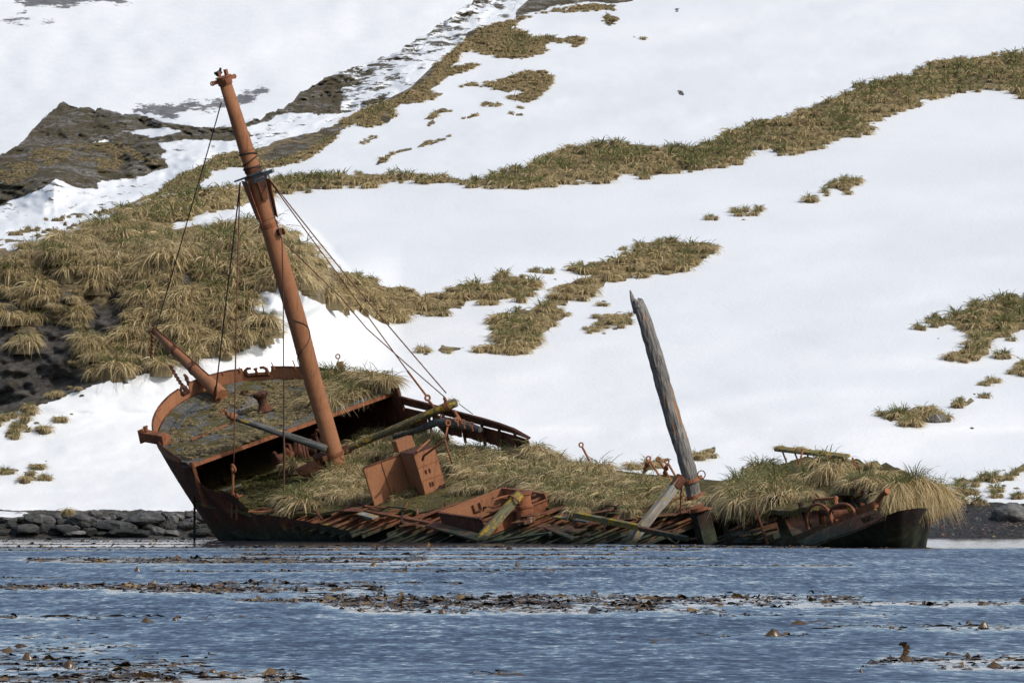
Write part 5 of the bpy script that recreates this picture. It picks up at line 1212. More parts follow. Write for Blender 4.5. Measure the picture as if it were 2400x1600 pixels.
m = MB(); c = ps(945, 1040, 2.2); m.box(c, (S, FW, U), (.40, .25, .26)); tag(m.build('rusty_box', M['rust_clean'], bevel=.02), 'small rusty box half hidden behind the wide plate casing', 'box')
# bent davit arm over the tank
m = MB(); m.tube([ps(990, 1078, s0 + .2), ps(993, 1068, s0 + .2), ps(1010, 1055, s0 + .3), ps(1043, 1030, s0 + .6)], .05, 8); m.tube([ps(1043, 1030, s0 + .6), ps(1050, 995, s0 + 1.0)], .04, 8); m.tube([ps(1043, 1030, s0 + .6), ps(1059, 1086, s0 + .6)], .035, 8); m.ring(ps(1050, 991, s0 + 1.0), FW, .1, .04)
tag(m.build('bent_davit', M['rust'], smoothf=True), 'bent rusty davit rod arching over the tall tank', 'davit')
m = MB(); m.tube([ps(976, 1059, s0), ps(1007, 1030, s0 + .9)], .045, 8); tag(m.build('iron_rod', M['rust']), 'straight rusty rod lying across the top of the tall tank', 'rod')
# small winch gear before the mast: tray, pump barrel, hand wheel
gx = lambda x, y, s: ps(x, y, s)
w0 = empty('deck_winch', tuple(float(v_) for v_ in pk(735, 1120)), 'rusty winch with a triangular tray and a barrel at the foot of the tall mast', 'winch')
m = MB(); m.plate([gx(692, 1098, -1.2), gx(740, 1076, -.6), gx(746, 1100, -.6), gx(722, 1108, -1.0)], -FW, .4); m.plate([gx(692, 1098, -1.2), gx(722, 1108, -1.0), gx(718, 1120, -1.0), gx(700, 1112, -1.2)], -FW, .3); part(m, 'winch_tray', 'rust', w0)
c = gx(757, 1117, -.5); ax = nrm(gx(746, 1060, -.5) - c); m = MB(); m.lathe(c, ax, [(0, .24), (.35, .24), (.37, .27), (.45, .27), (.47, .23), (.9, .22), (.92, .28), (1.02, .28), (1.05, .15)], 18); part(m, 'winch_barrel', 'rust_dark', w0)
m = MB(); c = gx(730, 1124, -1.0); m.ring(c, U, .24, .05, 18, 6); m.tube([c, c + U * .25], .04, 6); m.beam(c - S * .22, c + S * .22, .04, .03, U); part(m, 'hand_wheel', 'rust_dark', w0)
for xs_, ys_, xe, ye in ((724, 1076, 716, 1044), (716, 1072, 708, 1042), (700, 1060, 698, 1032)):
    m = MB(); m.tube([gx(xs_, ys_, -.6), gx(xe, ye, -.5)], .055, 8, wob=.2); part(m, 'winch_frame', 'rust_dark', w0)
m = MB(); c = pk(758, 1124); m.lathe(c, U, [(0, .12), (.25, .12), (.25, .10)], 12); tag(m.build('tin_can', M['rust_dark']), 'small rusty can standing on the deck beside the winch', 'can')
# bitts and bollards on the port waterway
for i, (x, y, h_, r_, lb) in enumerate(((566, 1200, .75, .24, 'stout rusty bollard on the port side behind the hanging shroud'), (598, 1214, .42, .13, 'left one of two small rusty mooring bitts near the waterline'), (612, 1216, .42, .13, 'right one of two small rusty mooring bitts near the waterline'))):
    c = ps(x, y, -3.6); m = MB(); m.lathe(c, U, [(0, r_ * 1.3), (.06, r_ * 1.1), (h_ * .4, r_ * .8), (h_ * .85, r_ * .8), (h_ * .88, r_ * 1.15), (h_, r_ * 1.1)], 16); tag(m.build('mooring_bollard', M['rust'], smoothf=True), lb, 'bollard')

# ---- standing rigging left hanging: each wire a thing
def wire(name, pts, r, label, mat='cable', cat='wire'):
    pts = [np.array(p_) for p_ in pts]; m = MB(); fine = []
    for i in range(len(pts) - 1):
        n_ = 8; L_ = np.linalg.norm(pts[i + 1] - pts[i])
        for k_ in range(n_): t_ = k_ / n_; fine.append(pts[i] + (pts[i + 1] - pts[i]) * t_ - np.array([0, 0, .004 * L_ * 4 * t_ * (1 - t_)]))
    fine.append(pts[-1]); m.tube(fine, r, 6)
    return tag(m.build(name, M[mat], smoothf=True), label, cat, None)
wire('forestay', [ps(519, 240, 0), ps(440, 515, 0), ps(366, 768, 0)], .026, 'thin dark stay from the mast head down to the bowsprit tip')
w2 = wire('stay', [ps(563, 428, -.4), ps(533, 680, -.5), ps(507, 905, -.6), ps(504, 918, -.6)], .032, 'dark stay from the left end of the crosstree down to the forecastle planks')
m = MB(); m.tube([ps(506, 905, -.6), ps(504, 925, -.6), ps(502, 938, -.6)], [.05, .09, .06], 8); part(m, 'turnbuckle', 'rust_dark', w2)
w3 = wire('shroud', [ps(562, 430, -.5), ps(554, 740, -2.6), ps(548, 1085, -4.2)], .030, 'rust red shroud hanging from the crosstree down to the port side', 'cable_rust')
m = MB(); m.ring(ps(547, 1097, -4.25), S, .16, .06, 14, 8); m.tube([ps(546, 1104, -4.3), ps(546, 1150, -4.5)], .055, 8); m.ring(ps(545, 1157, -4.5), S, .1, .05, 12, 6); m.tube([ps(545, 1163, -4.5), ps(544, 1213, -4.8)], .06, 8); part(m, 'turnbuckle', 'rust', w3)
m = MB(); m.tube([ps(556, 1168, -4.5), ps(555, 1218, -4.8)], .055, 8); m.ring(ps(556, 1163, -4.5), S, .1, .045); tag(m.build('rigging_screw', M['rust']), 'rusty rigging screw standing right of the red shroud foot', 'rigging screw')
wire('hanging_wire', [ps(622, 425, .3), ps(641, 500, -.5), ps(661, 562, -1.0), ps(664, 700, -1.6), ps(665, 940, -2.6), ps(664, 1176, -3.4)], .026, 'dark wire hanging straight down in front of the tall mast', 'cable')
wire('hanging_wire', [ps(664, 1010, -2.8), ps(667, 1060, -3.0), ps(664, 1170, -3.4)], .04, 'thick rusty wire end hanging beside the dark straight wire', 'cable_rust')
wire('backstay', [ps(622, 408, .4), ps(800, 632, 2.2), ps(1046, 921, 4.5)], .028, 'upper one of the stays running from the crosstree to the raised yard end', 'cable_rust')
w5 = wire('backstay', [ps(622, 410, .4), ps(790, 640, 2.0), ps(955, 869, 3.8)], .026, 'stay from the crosstree ending in a long rigging screw left of the yard end', 'cable_rust')
m = MB(); m.tube([ps(955, 869, 3.8), ps(1000, 928, 4.3)], .05, 8); m.ring(ps(1002, 932, 4.3), FW, .11, .05, 14, 8); m.tube([ps(1004, 938, 4.3), ps(1019, 956, 4.5)], .06, 8); part(m, 'rigging_screw', 'rust', w5)
wire('backstay', [ps(648, 550, .4), ps(800, 698, 1.9), ps(860, 770, 2.6), ps(1042, 930, 4.5)], .026, 'lowest stay running from the lug half way up the mast to the raised yard end', 'cable_rust')
wire('hanging_wire', [ps(1076, 946, 4.6), ps(1108, 970, 4.7)], .018, 'short thin wire running from the yard end to the far bulwark', 'cable')
m = MB(); L_ = []
c0, r0 = mp_at(770)
for t_ in np.linspace(0, 1, 30):
    y = 745 + 125 * t_; c, r_ = mp_at(y); th = -1.9 + 1.5 * math.sin(t_ * 5.5); L_.append(c - FW * (r_ + .03) * math.cos(th + 1.2) + S * (r_ + .03) * math.sin(th + 1.2))
m.tube(L_, .016, 5); tag(m.build('loose_wire', M['cable']), 'loose thin wire curling down the face of the tall mast', 'wire')
wire('anchor_wire', [ps(1597, 1130, SM - .2), ps(1594, 1205, SM - .3)], .03, 'thin rusty rod hanging left of the wooden mast foot', 'cable_rust', 'rod')

def chain(p, q, n, r, label, sag=0.0, mat='iron_black'):
    p, q = np.array(p), np.array(q); m = MB(); ax = nrm(q - p); L_ = np.linalg.norm(q - p) / n
    s1_ = nrm(np.cross(ax, (0.3, 1, .1))); s2_ = np.cross(ax, s1_)
    for i in range(n):
        t_ = (i + .5) / n; c = p + (q - p) * t_ - np.array([0, 0, sag]) * 4 * t_ * (1 - t_); sd = s1_ if i % 2 else s2_
        pts = [c + ax * (L_ * .72 * math.cos(a_)) + sd * (L_ * .42 * math.sin(a_)) for a_ in np.linspace(0, 2 * math.pi, 9)[:-1]]
        m.tube(pts, r, 5, closed=True)
    return tag(m.build('chain', M[mat]), label, 'chain')
chain(ps(456, 1160, -4.7), np.append(ps(456, 1160, -4.7)[:2], -.15), 26, .03, 'rusty chain hanging from the port bow straight into the water')
chain(ps(399, 856, 0), ps(447, 928, -.6), 20, .04, 'longer chain hanging from under the bowsprit to the bow rail', .1, 'rust_dark')
chain(ps(434, 878, 0), ps(458, 922, -.3), 10, .055, 'short thick chain close under the foot of the bowsprit', .1, 'rust_dark')
chain(ps(357, 782, 0), ps(355, 838, 0), 12, .035, 'short chain dangling from the bowsprit tip', 0, 'rust')
chain(ps(1519, 1082, 4.3), ps(1510, 1106, 4.3), 5, .05, 'scrap of chain hanging from the leftmost of three eye rods', 0, 'rust')
chain(ps(1563, 1088, 4.1), ps(1556, 1122, 4.1), 6, .045, 'scrap of chain hanging from the rightmost of three eye rods', 0, 'rust')

# ---- the bird on the masthead
bc = ps(512, 177, 0) ; bt = tag(empty('bird', tuple(float(v_) for v_ in bc), 'small dark gull perched on top of the rusty mast', 'bird'))
m = MB(); ex, ey, ez = np.array([.45, -.893, 0.]), np.array([.893, .45, 0.]), np.array([0, 0, 1.])
sp_ = [(-.30, .02, .012), (-.20, .03, .05), (-.10, .05, .10), (.02, .08, .125), (.12, .12, .10), (.17, .19, .06), (.19, .24, .055), (.215, .275, .058), (.24, .285, .04), (.26, .285, .012)]
m.tube([bc + ex * x + ez * z for x, z, r_ in sp_], [r_ for x, z, r_ in sp_], 14)
bd = part(m, 'body', 'bird_dark', bt, smoothf=True)
m = MB(); m.tube([bc + ex * .25 + ez * .28, bc + ex * .33 + ez * .265], [.02, .004], 6); part(m, 'beak', 'beak', bt)
for sg in (-1, 1):
    m = MB(); m.tube([bc + ex * .10 + ey * sg * .09 + ez * .12, bc - ex * .08 + ey * sg * .115 + ez * .09, bc - ex * .34 + ey * sg * .04 + ez * .05], [.05, .06, .006], 8); part(m, 'wing', 'bird_dark', bt, smoothf=True)
    m = MB(); m.tube([bc + ex * .02 + ey * sg * .04 - ez * .02, bc + ex * .03 + ey * sg * .04 - ez * .13], .012, 6); m.box(bc + ex * .055 + ey * sg * .04 - ez * .135, (ex, ey, ez), (.045, .025, .006)); part(m, 'leg', 'beak', bt)

# ---- grass on the wreck
def ship_grass(name, poly, step, size, nb, green, label, fn=dk, h=0.0, smin=-4.6, wid=.03, pal=STRAW, hk=.78, lean=(0, -.25, 0), skirt=1.0, small=False, hang=True, hfun=None, kind='stuff', smax=4.9, dome=True):
    X, Y = fill_px(poly, step); C = []; LN = []
    for x, y in zip(X, Y):
        a, s = pick(x, y, fn, h)
        if s < smin:
            p_ = ps(x, y, smin); C.append(p_); LN.append(-S * .8 - FW * .3)
        elif s > smax: p_ = ps(x, y, smax); C.append(p_); LN.append(np.array(lean))
        else: C.append(fn(a, s, h)); LN.append(np.array(lean))
    C = np.array(C)
    if hfun is not None: C[:, 2] += hfun(X, Y)
    sz = size * rng.uniform(.7, 1.25, len(C))
    g = np.clip(green + .5 * fbm(X / 60., Y / 30., 3), .03, .9)
    V, Q, col = tussocks(C - np.array([0, 0, .08]), sz * .5, sz * hk, nb, g, pal, np.array(LN), wid, dome=dome, skirt=skirt)
    return tag(quads(name, V, Q, M['grass'], col=col), label, 'grass', None if kind == 'stuff' else None, kind)
deck_poly = [(650, 1206), (670, 1180), (705, 1165), (760, 1140), (800, 1112), (812, 1060), (840, 1030), (880, 1018), (930, 1016), (1000, 1020), (1070, 1050), (1150, 1066), (1240, 1060), (1300, 1076), (1350, 1088), (1400, 1106), (1440, 1118), (1480, 1120), (1540, 1134), (1590, 1150), (1600, 1165), (1640, 1196), (1560, 1196), (1470, 1194), (1380, 1184), (1310, 1176), (1270, 1158), (1180, 1140), (1110, 1158), (1075, 1160), (1080, 1120), (1062, 1088), (1010, 1062), (935, 1075), (850, 1100), (838, 1178), (750, 1184), (690, 1200)]
ship_grass('deck_grass', deck_poly, 26, 1.12, 300, .10, 'tussock grass covering the main deck between the tall mast and the wooden mast')
poop_poly = [(1735, 1198), (1712, 1178), (1708, 1152), (1745, 1136), (1780, 1120), (1830, 1110), (1880, 1108), (1960, 1110), (2000, 1112), (2050, 1118), (2100, 1122), (2075, 1140), (2040, 1150), (2010, 1120), (1990, 1112), (1965, 1126), (1955, 1136), (1925, 1142), (1890, 1158), (1850, 1176), (1800, 1188), (1775, 1186), (1735, 1196), (1690, 1200)]
fp_ = lambda a, s, h=0: dk(a, s, h + 1.7)
ship_grass('poop_grass', poop_poly, 25, 1.2, 420, .12, 'thick tussock grass covering the poop with straw skirts hanging over its side', fp_, 0.0, -3.0, hk=.85, skirt=1.25, hfun=lambda x, y: .12 * np.exp(-((x - 1880) / 75.) ** 2) * (y < 1120) - .2 * np.exp(-((x - 2035) / 30.) ** 2) + .5 * fbm(x / 50., y / 40., 2))
stern_poly = [(2062, 1184), (2070, 1166), (2095, 1156), (2140, 1150), (2180, 1150), (2200, 1162), (2206, 1175), (2190, 1185), (2140, 1182), (2110, 1190), (2085, 1196)]
ship_grass('poop_fringe', [(1706, 1164), (1760, 1162), (1850, 1154), (1890, 1152), (1886, 1172), (1830, 1178), (1760, 1188), (1716, 1192)], 20, .95, 380, .04, 'straw skirt of grass hanging over the port edge of the poop deck', fp_, 0.0, -3.0, hk=.8, skirt=1.4, lean=(-.2, -.7, 0))
X, Y = fill_px(stern_poly, 20); C = np.array([ps(x, y, -3.0 + 3.2 * (x - 2050) / 160.) for x, y in zip(X, Y)])
out_ = np.stack([np.maximum((X - 2120) / 80., -.25), np.full(len(X), -.5), (1140 - Y) / 160.], -1)
V, Q, col = tussocks(C, rng.uniform(.45, .65, len(C)), rng.uniform(.95, 1.25, len(C)), 620, .06 + .22 * (Y < 1160), STRAW, out_ * .55, .022, skirt=1.3, spread=.8)
tag(quads('stern_tussock', V, Q, M['grass'], col=col), 'huge shaggy tussock hanging over the stern like a wig', 'tussock')
fc_poly = [(745, 912), (775, 895), (800, 884), (850, 886), (895, 898), (922, 908), (880, 920), (820, 940), (770, 958), (738, 960), (735, 930)]
ship_grass('forecastle_grass', fc_poly, 19, 1.15, 300, .15, 'tussock grass on the raised starboard corner of the forecastle', fk, 0, -5, hk=.95, pal=BROWN * .4 + STRAW * .6)
ship_grass('deck_grass', [(655, 1196), (690, 1165), (760, 1140), (835, 1120), (838, 1170), (760, 1178), (700, 1192)], 24, 1.15, 330, .08, 'straw tussock fringe left of the wide rusty casing')
# short mossy tufts on the forecastle planks, denser along the broken edge
tx, ty = fill_px([(392, 1050), (400, 1005), (440, 960), (500, 925), (600, 900), (720, 888), (760, 890), (740, 960), (700, 985), (600, 1025), (500, 1062), (450, 1078), (410, 1068)], 9)
edge_d = np.abs(ty - np.interp(tx, [400, 450, 700, 760], [1075, 1080, 985, 960])); keep = (fbm(tx / 40., ty / 14., 4) + .55 * np.exp(-edge_d / 22.) + .3 * (tx > 620) + .25 * np.exp(-np.abs(ty - np.interp(tx, [390, 450, 560, 700], [1040, 950, 905, 888])) / 12.) > .19)
C = np.array([pk(x, y, fk, 0) for x, y in zip(tx[keep], ty[keep])]); 
V, Q, col = tussocks(C, rng.uniform(.13, .28, len(C)), rng.uniform(.12, .26, len(C)), 40, .12, BROWN * .5 + STRAW * .5, (0, 0, 0), .09)
tag(quads('moss_tufts', V, Q, M['grass'], col=col), 'short brown moss tufts spread over the forecastle planks', 'moss', kind='stuff')
mx_, my_ = fill_px([(470, 1150), (540, 1120), (640, 1112), (720, 1125), (760, 1120), (740, 1150), (650, 1180), (600, 1200), (560, 1190), (520, 1165)], 10)
keep = fbm(mx_ / 40., my_ / 15., 4) > -.12
C = np.array([pk(x, y) for x, y in zip(mx_[keep], my_[keep])])
V, Q, col = tussocks(C, rng.uniform(.15, .35, len(C)), rng.uniform(.10, .22, len(C)), 50, .35, np.array([(.17, .15, .035), (.12, .11, .03), (.22, .17, .05), (.14, .10, .04)]), (0, 0, 0), .10)
tag(quads('deck_moss', V, Q, M['grass'], col=col), 'olive moss cushions on the deck under the forecastle opening', 'moss', kind='stuff')
def tuft(px, py, s, r_, h_, nb, g, label, wid=.035, lean=(0, -.2, 0), drop=0.1):
    V, Q, col = tussocks(np.array([ps(px, py, s)]) - np.array([[0, 0, drop]]), np.array([r_]), np.array([h_]), nb, g, STRAW, lean, wid)
    return tag(quads('grass_tuft', V, Q, M['grass'], col=col), label, 'tuft')
tuft(931, 1172, s2_ + .9, .24, .62, 300, .55, 'green tuft at the foot of the wide casing, left one of two')
tuft(968, 1158, s2_ + 1.6, .22, .60, 300, .60, 'green tuft at the foot of the wide casing, right one beside the tank')
tuft(688, 1095, -.9, .40, .8, 420, .25, 'pale tussock growing left of the winch under the forecastle edge')
tuft(1060, 938, 4.6, .26, .34, 240, .05, 'dry tuft growing on top of the raised yard end')
tuft(606, 983, -2.4, .26, .38, 220, .05, 'dry tuft on the forecastle behind the dark grey yard')
tuft(1826, 1046, 1.0, .18, .30, 200, .1, 'small dry tuft on the left end of the poop rail')
tuft(1874, 1050, 1.0, .32, .34, 260, .08, 'widest dry tuft on the poop rail, second from the left')
tuft(1924, 1056, 1.0, .17, .28, 180, .1, 'narrow dry tuft on the poop rail, third from the left')
tuft(1952, 1064, 1.0, .22, .26, 200, .08, 'dry tuft near the right end of the poop rail')
tuft(2040, 1090, .8, .3, .42, 240, .2, 'tuft on the hump right of the poop rail')
tuft(1068, 1186, -.4, .5, .75, 400, .3, 'tussock hanging over the torn deck edge left of the hatch coaming')
tuft(1350, 1200, -1.0, .45, .7, 360, .3, 'tussock drooping over the beams right of the rusty barrel')
tuft(1475, 1200, -.9, .4, .6, 320, .35, 'tussock drooping over the beams left of the pale leaning spar')
tuft(1992, 1142, -.8, .42, .75, 420, .15, 'tussock above the broken castings between the poop and the stern')
tuft(2036, 1132, -.4, .40, .70, 380, .2, 'tussock just left of the huge shaggy one at the stern')
tuft(1668, 1172, .4, .36, .62, 340, .15, 'tussock close against the right side of the wooden mast foot')
tuft(1905, 1160, -2.4, .34, .55, 300, .05, 'straw tussock drooping just above the two iron hoops')
# ================================================================ boulders and shore
def boulder(name, px, py, wpx, hpx, Y, mat, label, group=None, seed=0, deep=1.0, n=(18, 28)):
    sc_ = FPX / Y; W_, H_ = wpx / sc_ / 2, hpx / sc_ / 2; D_ = W_ * deep
    c = P(px, py, Y); r_ = np.random.default_rng(seed + 100)
    th = np.linspace(0.02, math.pi - .02, n[0])[:, None]; ph = np.linspace(0, 2 * math.pi, n[1], endpoint=False)[None]
    d = np.stack([np.sin(th) * np.cos(ph), np.sin(th) * np.sin(ph), np.cos(th) * np.ones_like(ph)], -1)
    rad = np.ones(d.shape[:2]) * 1.12
    for _ in range(13):                                   # flat cleavage faces
        nv = nrm(r_.normal(0, 1, 3)); dist = r_.uniform(.72, .98); dd = d @ nv
        rad = np.where(dd > .15, np.minimum(rad, dist / np.maximum(dd, .15)), rad)
    o1, o2 = r_.uniform(0, 90, 2)
    rad = rad * (1 + .16 * fbm(d[..., 0] * 2.2 + o1 + d[..., 2], d[..., 1] * 2.2 + o2 - d[..., 2], 4) + .06 * fbm(d[..., 0] * 8 + o1, d[..., 2] * 8 + o2 + d[..., 1] * 5, 3))
    an = r_.uniform(-.2, .2)
    V = d * rad[..., None] * np.array([W_, D_, H_]); V[..., 2] += V[..., 0] * an * .6
    nr_, nc = n; V = (V + c).reshape(-1, 3); Q = []
    for i in range(nr_ - 1):
        for j in range(nc): Q.append((i * nc + j, (i + 1) * nc + j, (i + 1) * nc + (j + 1) % nc, i * nc + (j + 1) % nc))
    top = len(V); V = np.concatenate([V, V[:nc].mean(0)[None], V[-nc:].mean(0)[None]])
    for j in range(0, nc, 2):
        Q.append((top, j, (j + 1) % nc, (j + 2) % nc)); Q.append((top + 1, (nr_ - 1) * nc + (j + 2) % nc, (nr_ - 1) * nc + (j + 1) % nc, (nr_ - 1) * nc + j))
    o = quads(name, V, np.array(Q), M[mat], smoothf=False)
    return tag(o, label, 'boulder', group)
BL = [(193, 1222, 92, 36, 'stone', 'large dark slab boulder on the left shore bank beside a dry grass wisp'), (90, 1219, 76, 34, 'stone', 'big angular grey boulder below the snow edge near the left'), (343, 1218, 98, 34, 'stone', 'longest flat topped boulder of the upper row nearer the bow'),
      (221, 1203, 34, 16, 'stone_pale', 'small pale boulder touching the snow edge above the large dark slab'), (25, 1216, 62, 20, 'stone_pale', 'pale flat boulder at the left edge under the snow tongue'), (24, 1230, 36, 22, 'stone', 'dark round boulder near the left edge of the bank'),
      (62, 1243, 76, 34, 'stone', 'wide black boulder at the waterline near the left edge'), (110, 1240, 40, 34, 'stone', 'blocky dark boulder right of the wide black one'), (155, 1243, 72, 30, 'stone', 'black wedge boulder at the waterline under the large slab'),
      (178, 1250, 54, 15, 'stone_pale', 'thin tilted pale stone low at the waterline'), (207, 1247, 40, 24, 'stone', 'dark cube like boulder right of the thin tilted stone'), (272, 1234, 108, 28, 'stone', 'longest low black boulder in the middle row'),
      (284, 1248, 62, 24, 'stone', 'black boulder at the waterline below the longest low one'), (328, 1251, 44, 17, 'stone', 'flat dark stone at the waterline left of the pale round one'), (370, 1246, 42, 30, 'stone_pale', 'pale rounded boulder standing in the waterline'),
      (405, 1220, 32, 24, 'stone_pale', 'brownish upright boulder left of the hanging chain'), (440, 1232, 56, 28, 'stone', 'dark boulder behind the hanging chain'), (405, 1249, 44, 18, 'stone_pale', 'pale flat stone at the waterline left of the hanging chain'),
      (470, 1248, 48, 20, 'stone', 'low boulder at the waterline next to the bow'), (441, 1204, 22, 16, 'stone', 'small dark boulder topmost beside the hanging chain'), (475, 1214, 42, 30, 'stone', 'grey boulder half behind the overhanging bow'), (400, 1235, 40, 22, 'stone', 'dark boulder in the middle row below the brownish upright one')]
for i, (x, y, w_, h_, mt, lb) in enumerate(BL):
    boulder('shore_boulder', x, y, w_, h_, 324.7 + (1259 - y) * .052, mt, lb, 'boulders of the left shore bank', i, .9)
k_ = 0
for x, y in [(-40, 1240), (-20, 1215), (8, 1250), (48, 1208), (135, 1214), (150, 1225), (250, 1216), (262, 1213), (290, 1212), (300, 1222), (240, 1250), (390, 1208), (420, 1212), (425, 1240), (350, 1236), (455, 1222), (488, 1235), (500, 1250), (60, 1222), (8, 1236), (130, 1250), (225, 1222), (310, 1240), (385, 1228), (505, 1225), (520, 1245), (250, 1228), (180, 1236), (275, 1206), (330, 1203), (370, 1204), (405, 1204)]:
    boulder('rubble_stone', x, y, rng.uniform(24, 46), rng.uniform(13, 22), 325.0 + (1259 - y) * .052, 'stone_pale' if k_ % 3 == 0 else 'stone', 'smaller grey stone wedged between the large boulders of the left shore bank', 'small stones of the shore bank', 40 + k_, .9, (12, 18)); k_ += 1
boulder('beach_boulder', 2378, 1208, 100, 56, 329, 'stone_pale', 'big grey boulder lying alone on the gravel beach at the right edge', None, 91, .8)
boulder('slope_boulder', 1600 + 1745 / 2.94, 500 + 1415 / 2.94, 48, 28, float(YA(np.array([2195.]), np.array([985.]))[0]) - .3, 'stone_pale', 'grey boulder bedded in the grass clump on the right snow slope', None, 93, .7)
V, Q, col = tussocks(np.array([P(158, 1203, 327.5)]), np.array([.35]), np.array([.55]), 160, .02, STRAW * 1.1, (.3, -.2, 0), .03)
tag(quads('dry_grass_wisp', V, Q, M['grass'], col=col), 'wisp of dry yellow grass between the boulders of the left bank', 'tuft')
V, Q, col = [], [], []
# snow tongue lying on the bank at far left
xs = np.linspace(-120, 74, 40); rows = []
for t_ in np.linspace(0, 1, 8):
    up_ = np.interp(xs, [-120, 20, 60, 74], [1191, 1193, 1196, 1205]); lo_ = np.interp(xs, [-120, 0, 30, 74], [1213, 1210, 1212, 1207]) + 1.5 * fbm(xs / 14., xs * 0 + 3, 3)
    y_ = up_ + (lo_ - up_) * t_; rows.append(P(xs, y_, 330 - 3.6 * t_ - .9 * math.sin(math.pi * t_)))
rows.append(rows[-1] + np.array([0, .6, -.25]))
o = quads('snow_tongue', np.array(rows).reshape(-1, 3), gridQ(9, 40), M['slope'], attrs={'soil': np.zeros(360), 'rock': np.zeros(360), 'gravel': np.zeros(360)}, smoothf=True); tag(o, kind='structure')

# ================================================================ sea and kelp
BANDS = [  # x0, x1, y, half height, pieces, piece length (m), calm
    (-60, 500, 1264, 1.2, 420, .45, 1), (-60, 520, 1269, 1.0, 420, .45, 1), (-60, 520, 1275, 1.0, 460, .45, 1), (-60, 560, 1282, 1.2, 520, .45, 1), (-60, 900, 1288.5, 1.0, 420, .4, .9),
    (520, 2090, 1281, 2.2, 2400, .45, .8), (700, 1660, 1288, 1.3, 800, .42, .9), (560, 1500, 1299, 1.6, 800, .42, 1), (60, 1000, 1310, 5.0, 1100, .42, 1), (150, 900, 1317, 2.0, 500, .4, 1), (800, 1700, 1309, 1.3, 560, .4, .9), (800, 2000, 1325, 1.4, 420, .38, .8), (360, 1350, 1338, 1.5, 360, .36, .5), (700, 1350, 1334, 1.0, 200, .36, .4),
    (0, 160, 1353, 2, 60, .3, .2), (-60, 560, 1374, 6, 420, .34, .9), (230, 900, 1380, 8, 430, .34, 1), (480, 1080, 1366, 4, 150, .32, .5), (540, 820, 1406, 4, 110, .32, .7), (700, 1260, 1402, 9, 330, .32, 1), (760, 1560, 1414, 10, 520, .34, 1), (1240, 2020, 1400, 9, 300, .3, 1), (800, 1700, 1430, 6, 160, .3, 1), (1560, 2420, 1413, 7, 160, .3, 1), (1640, 2100, 1440, 3, 30, .28, .8),
    (-40, 240, 1444, 6, 60, .26, .8), (180, 620, 1446, 5, 34, .24, .3), (1920, 2120, 1466, 6, 40, .26, .7), (2150, 2450, 1470, 7, 60, .26, .8), (1640, 1950, 1488, 4, 26, .24, .4), (-40, 260, 1490, 6, 30, .24, .4), (-60, 330, 1520, 12, 110, .22, .8), (-60, 500, 1555, 16, 330, .22, .9), (150, 700, 1582, 14, 330, .22, .9), (-60, 420, 1592, 10, 260, .22, .9), (2060, 2450, 1542, 9, 120, .22, .9), (2200, 2450, 1562, 8, 60, .22, .9), (1100, 1220, 1575, 8, 18, .2, .2), (2020, 2080, 1550, 10, 14, .2, .3), (1400, 1580, 1500, 6, 8, .2, 0)]
ys = np.concatenate([np.arange(1257.0, 1300, .8), np.arange(1300, 1420, 2.0), np.arange(1420, 1640, 4.0), np.array([1660, 1700, 1800, 2000, 2500, 3500, 6000])])
xs = np.concatenate([np.linspace(-60000, -3600, 14), np.linspace(-3000, -120, 20), np.arange(-100, 2520, 10), np.linspace(2540, 5400, 20), np.linspace(6000, 62400, 14)])
PX, PY = np.meshgrid(xs, ys); Yw = watY(PY); V = np.stack([(PX - 1200) / FPX * Yw, Yw, np.zeros_like(Yw)], -1)
V[-1, :, 0] = np.linspace(-400, 400, len(xs)); V[-1, :, 1] = -60; V[-2, :, 0] = np.linspace(-400, 400, len(xs)); V[-2, :, 1] = 2
calm = np.zeros(PX.shape)
for x0, x1, y, hh, n_, l_, cm in BANDS:
    hy = hh * 1.25 + .4 + (y - 1259) * .020
    wv = np.exp(-((PY - y - hh * .3) / hy) ** 2) * smooth(x0 - 60, x0 + 40, PX) * (1 - smooth(x1 - 40, x1 + 80, PX)) * cm
    calm = np.maximum(calm, wv * np.clip(.9 + .8 * fbm(PX / 160., PY / (3 + (PY - 1259) * .06) , 3), 0, 1.1))
calm *= np.where(PY > 1340, .86, 1.0)
calm = np.maximum(calm, smooth(1288, 1281, PY) * np.where(PX < 1400, .95, .25 + .6 * (PX > 2150)))
calm = np.maximum(calm, .75 * smooth(1530, 1600, PY) * np.clip(1 - np.abs(PX - 420) / 700., 0, 1) * np.clip(.8 + fbm(PX / 200., PY / 9., 3), 0, 1.2))
calm = np.maximum(calm, .5 * np.clip(fbm(PX / 420. + 9, PY / (2.5 + (PY - 1259) * .05), 4) - .18, 0, 1) * 2)
wv_ = np.interp(ys, [1255, 1259, 1300, 1400, 1640, 2500, 6000], [0, 2.2, 22, 52, 100, 190, 260])
o = quads('sea', V.reshape(-1, 3), gridQ(len(ys), len(xs))[:, ::-1], M['water'], attrs={'calm': np.clip(calm, 0, 1).ravel(), 'wave': np.stack([V[..., 0], np.broadcast_to(wv_[:, None], PX.shape), 0 * PX], -1).reshape(-1, 3)}, smoothf=True); tag(o, kind='structure')

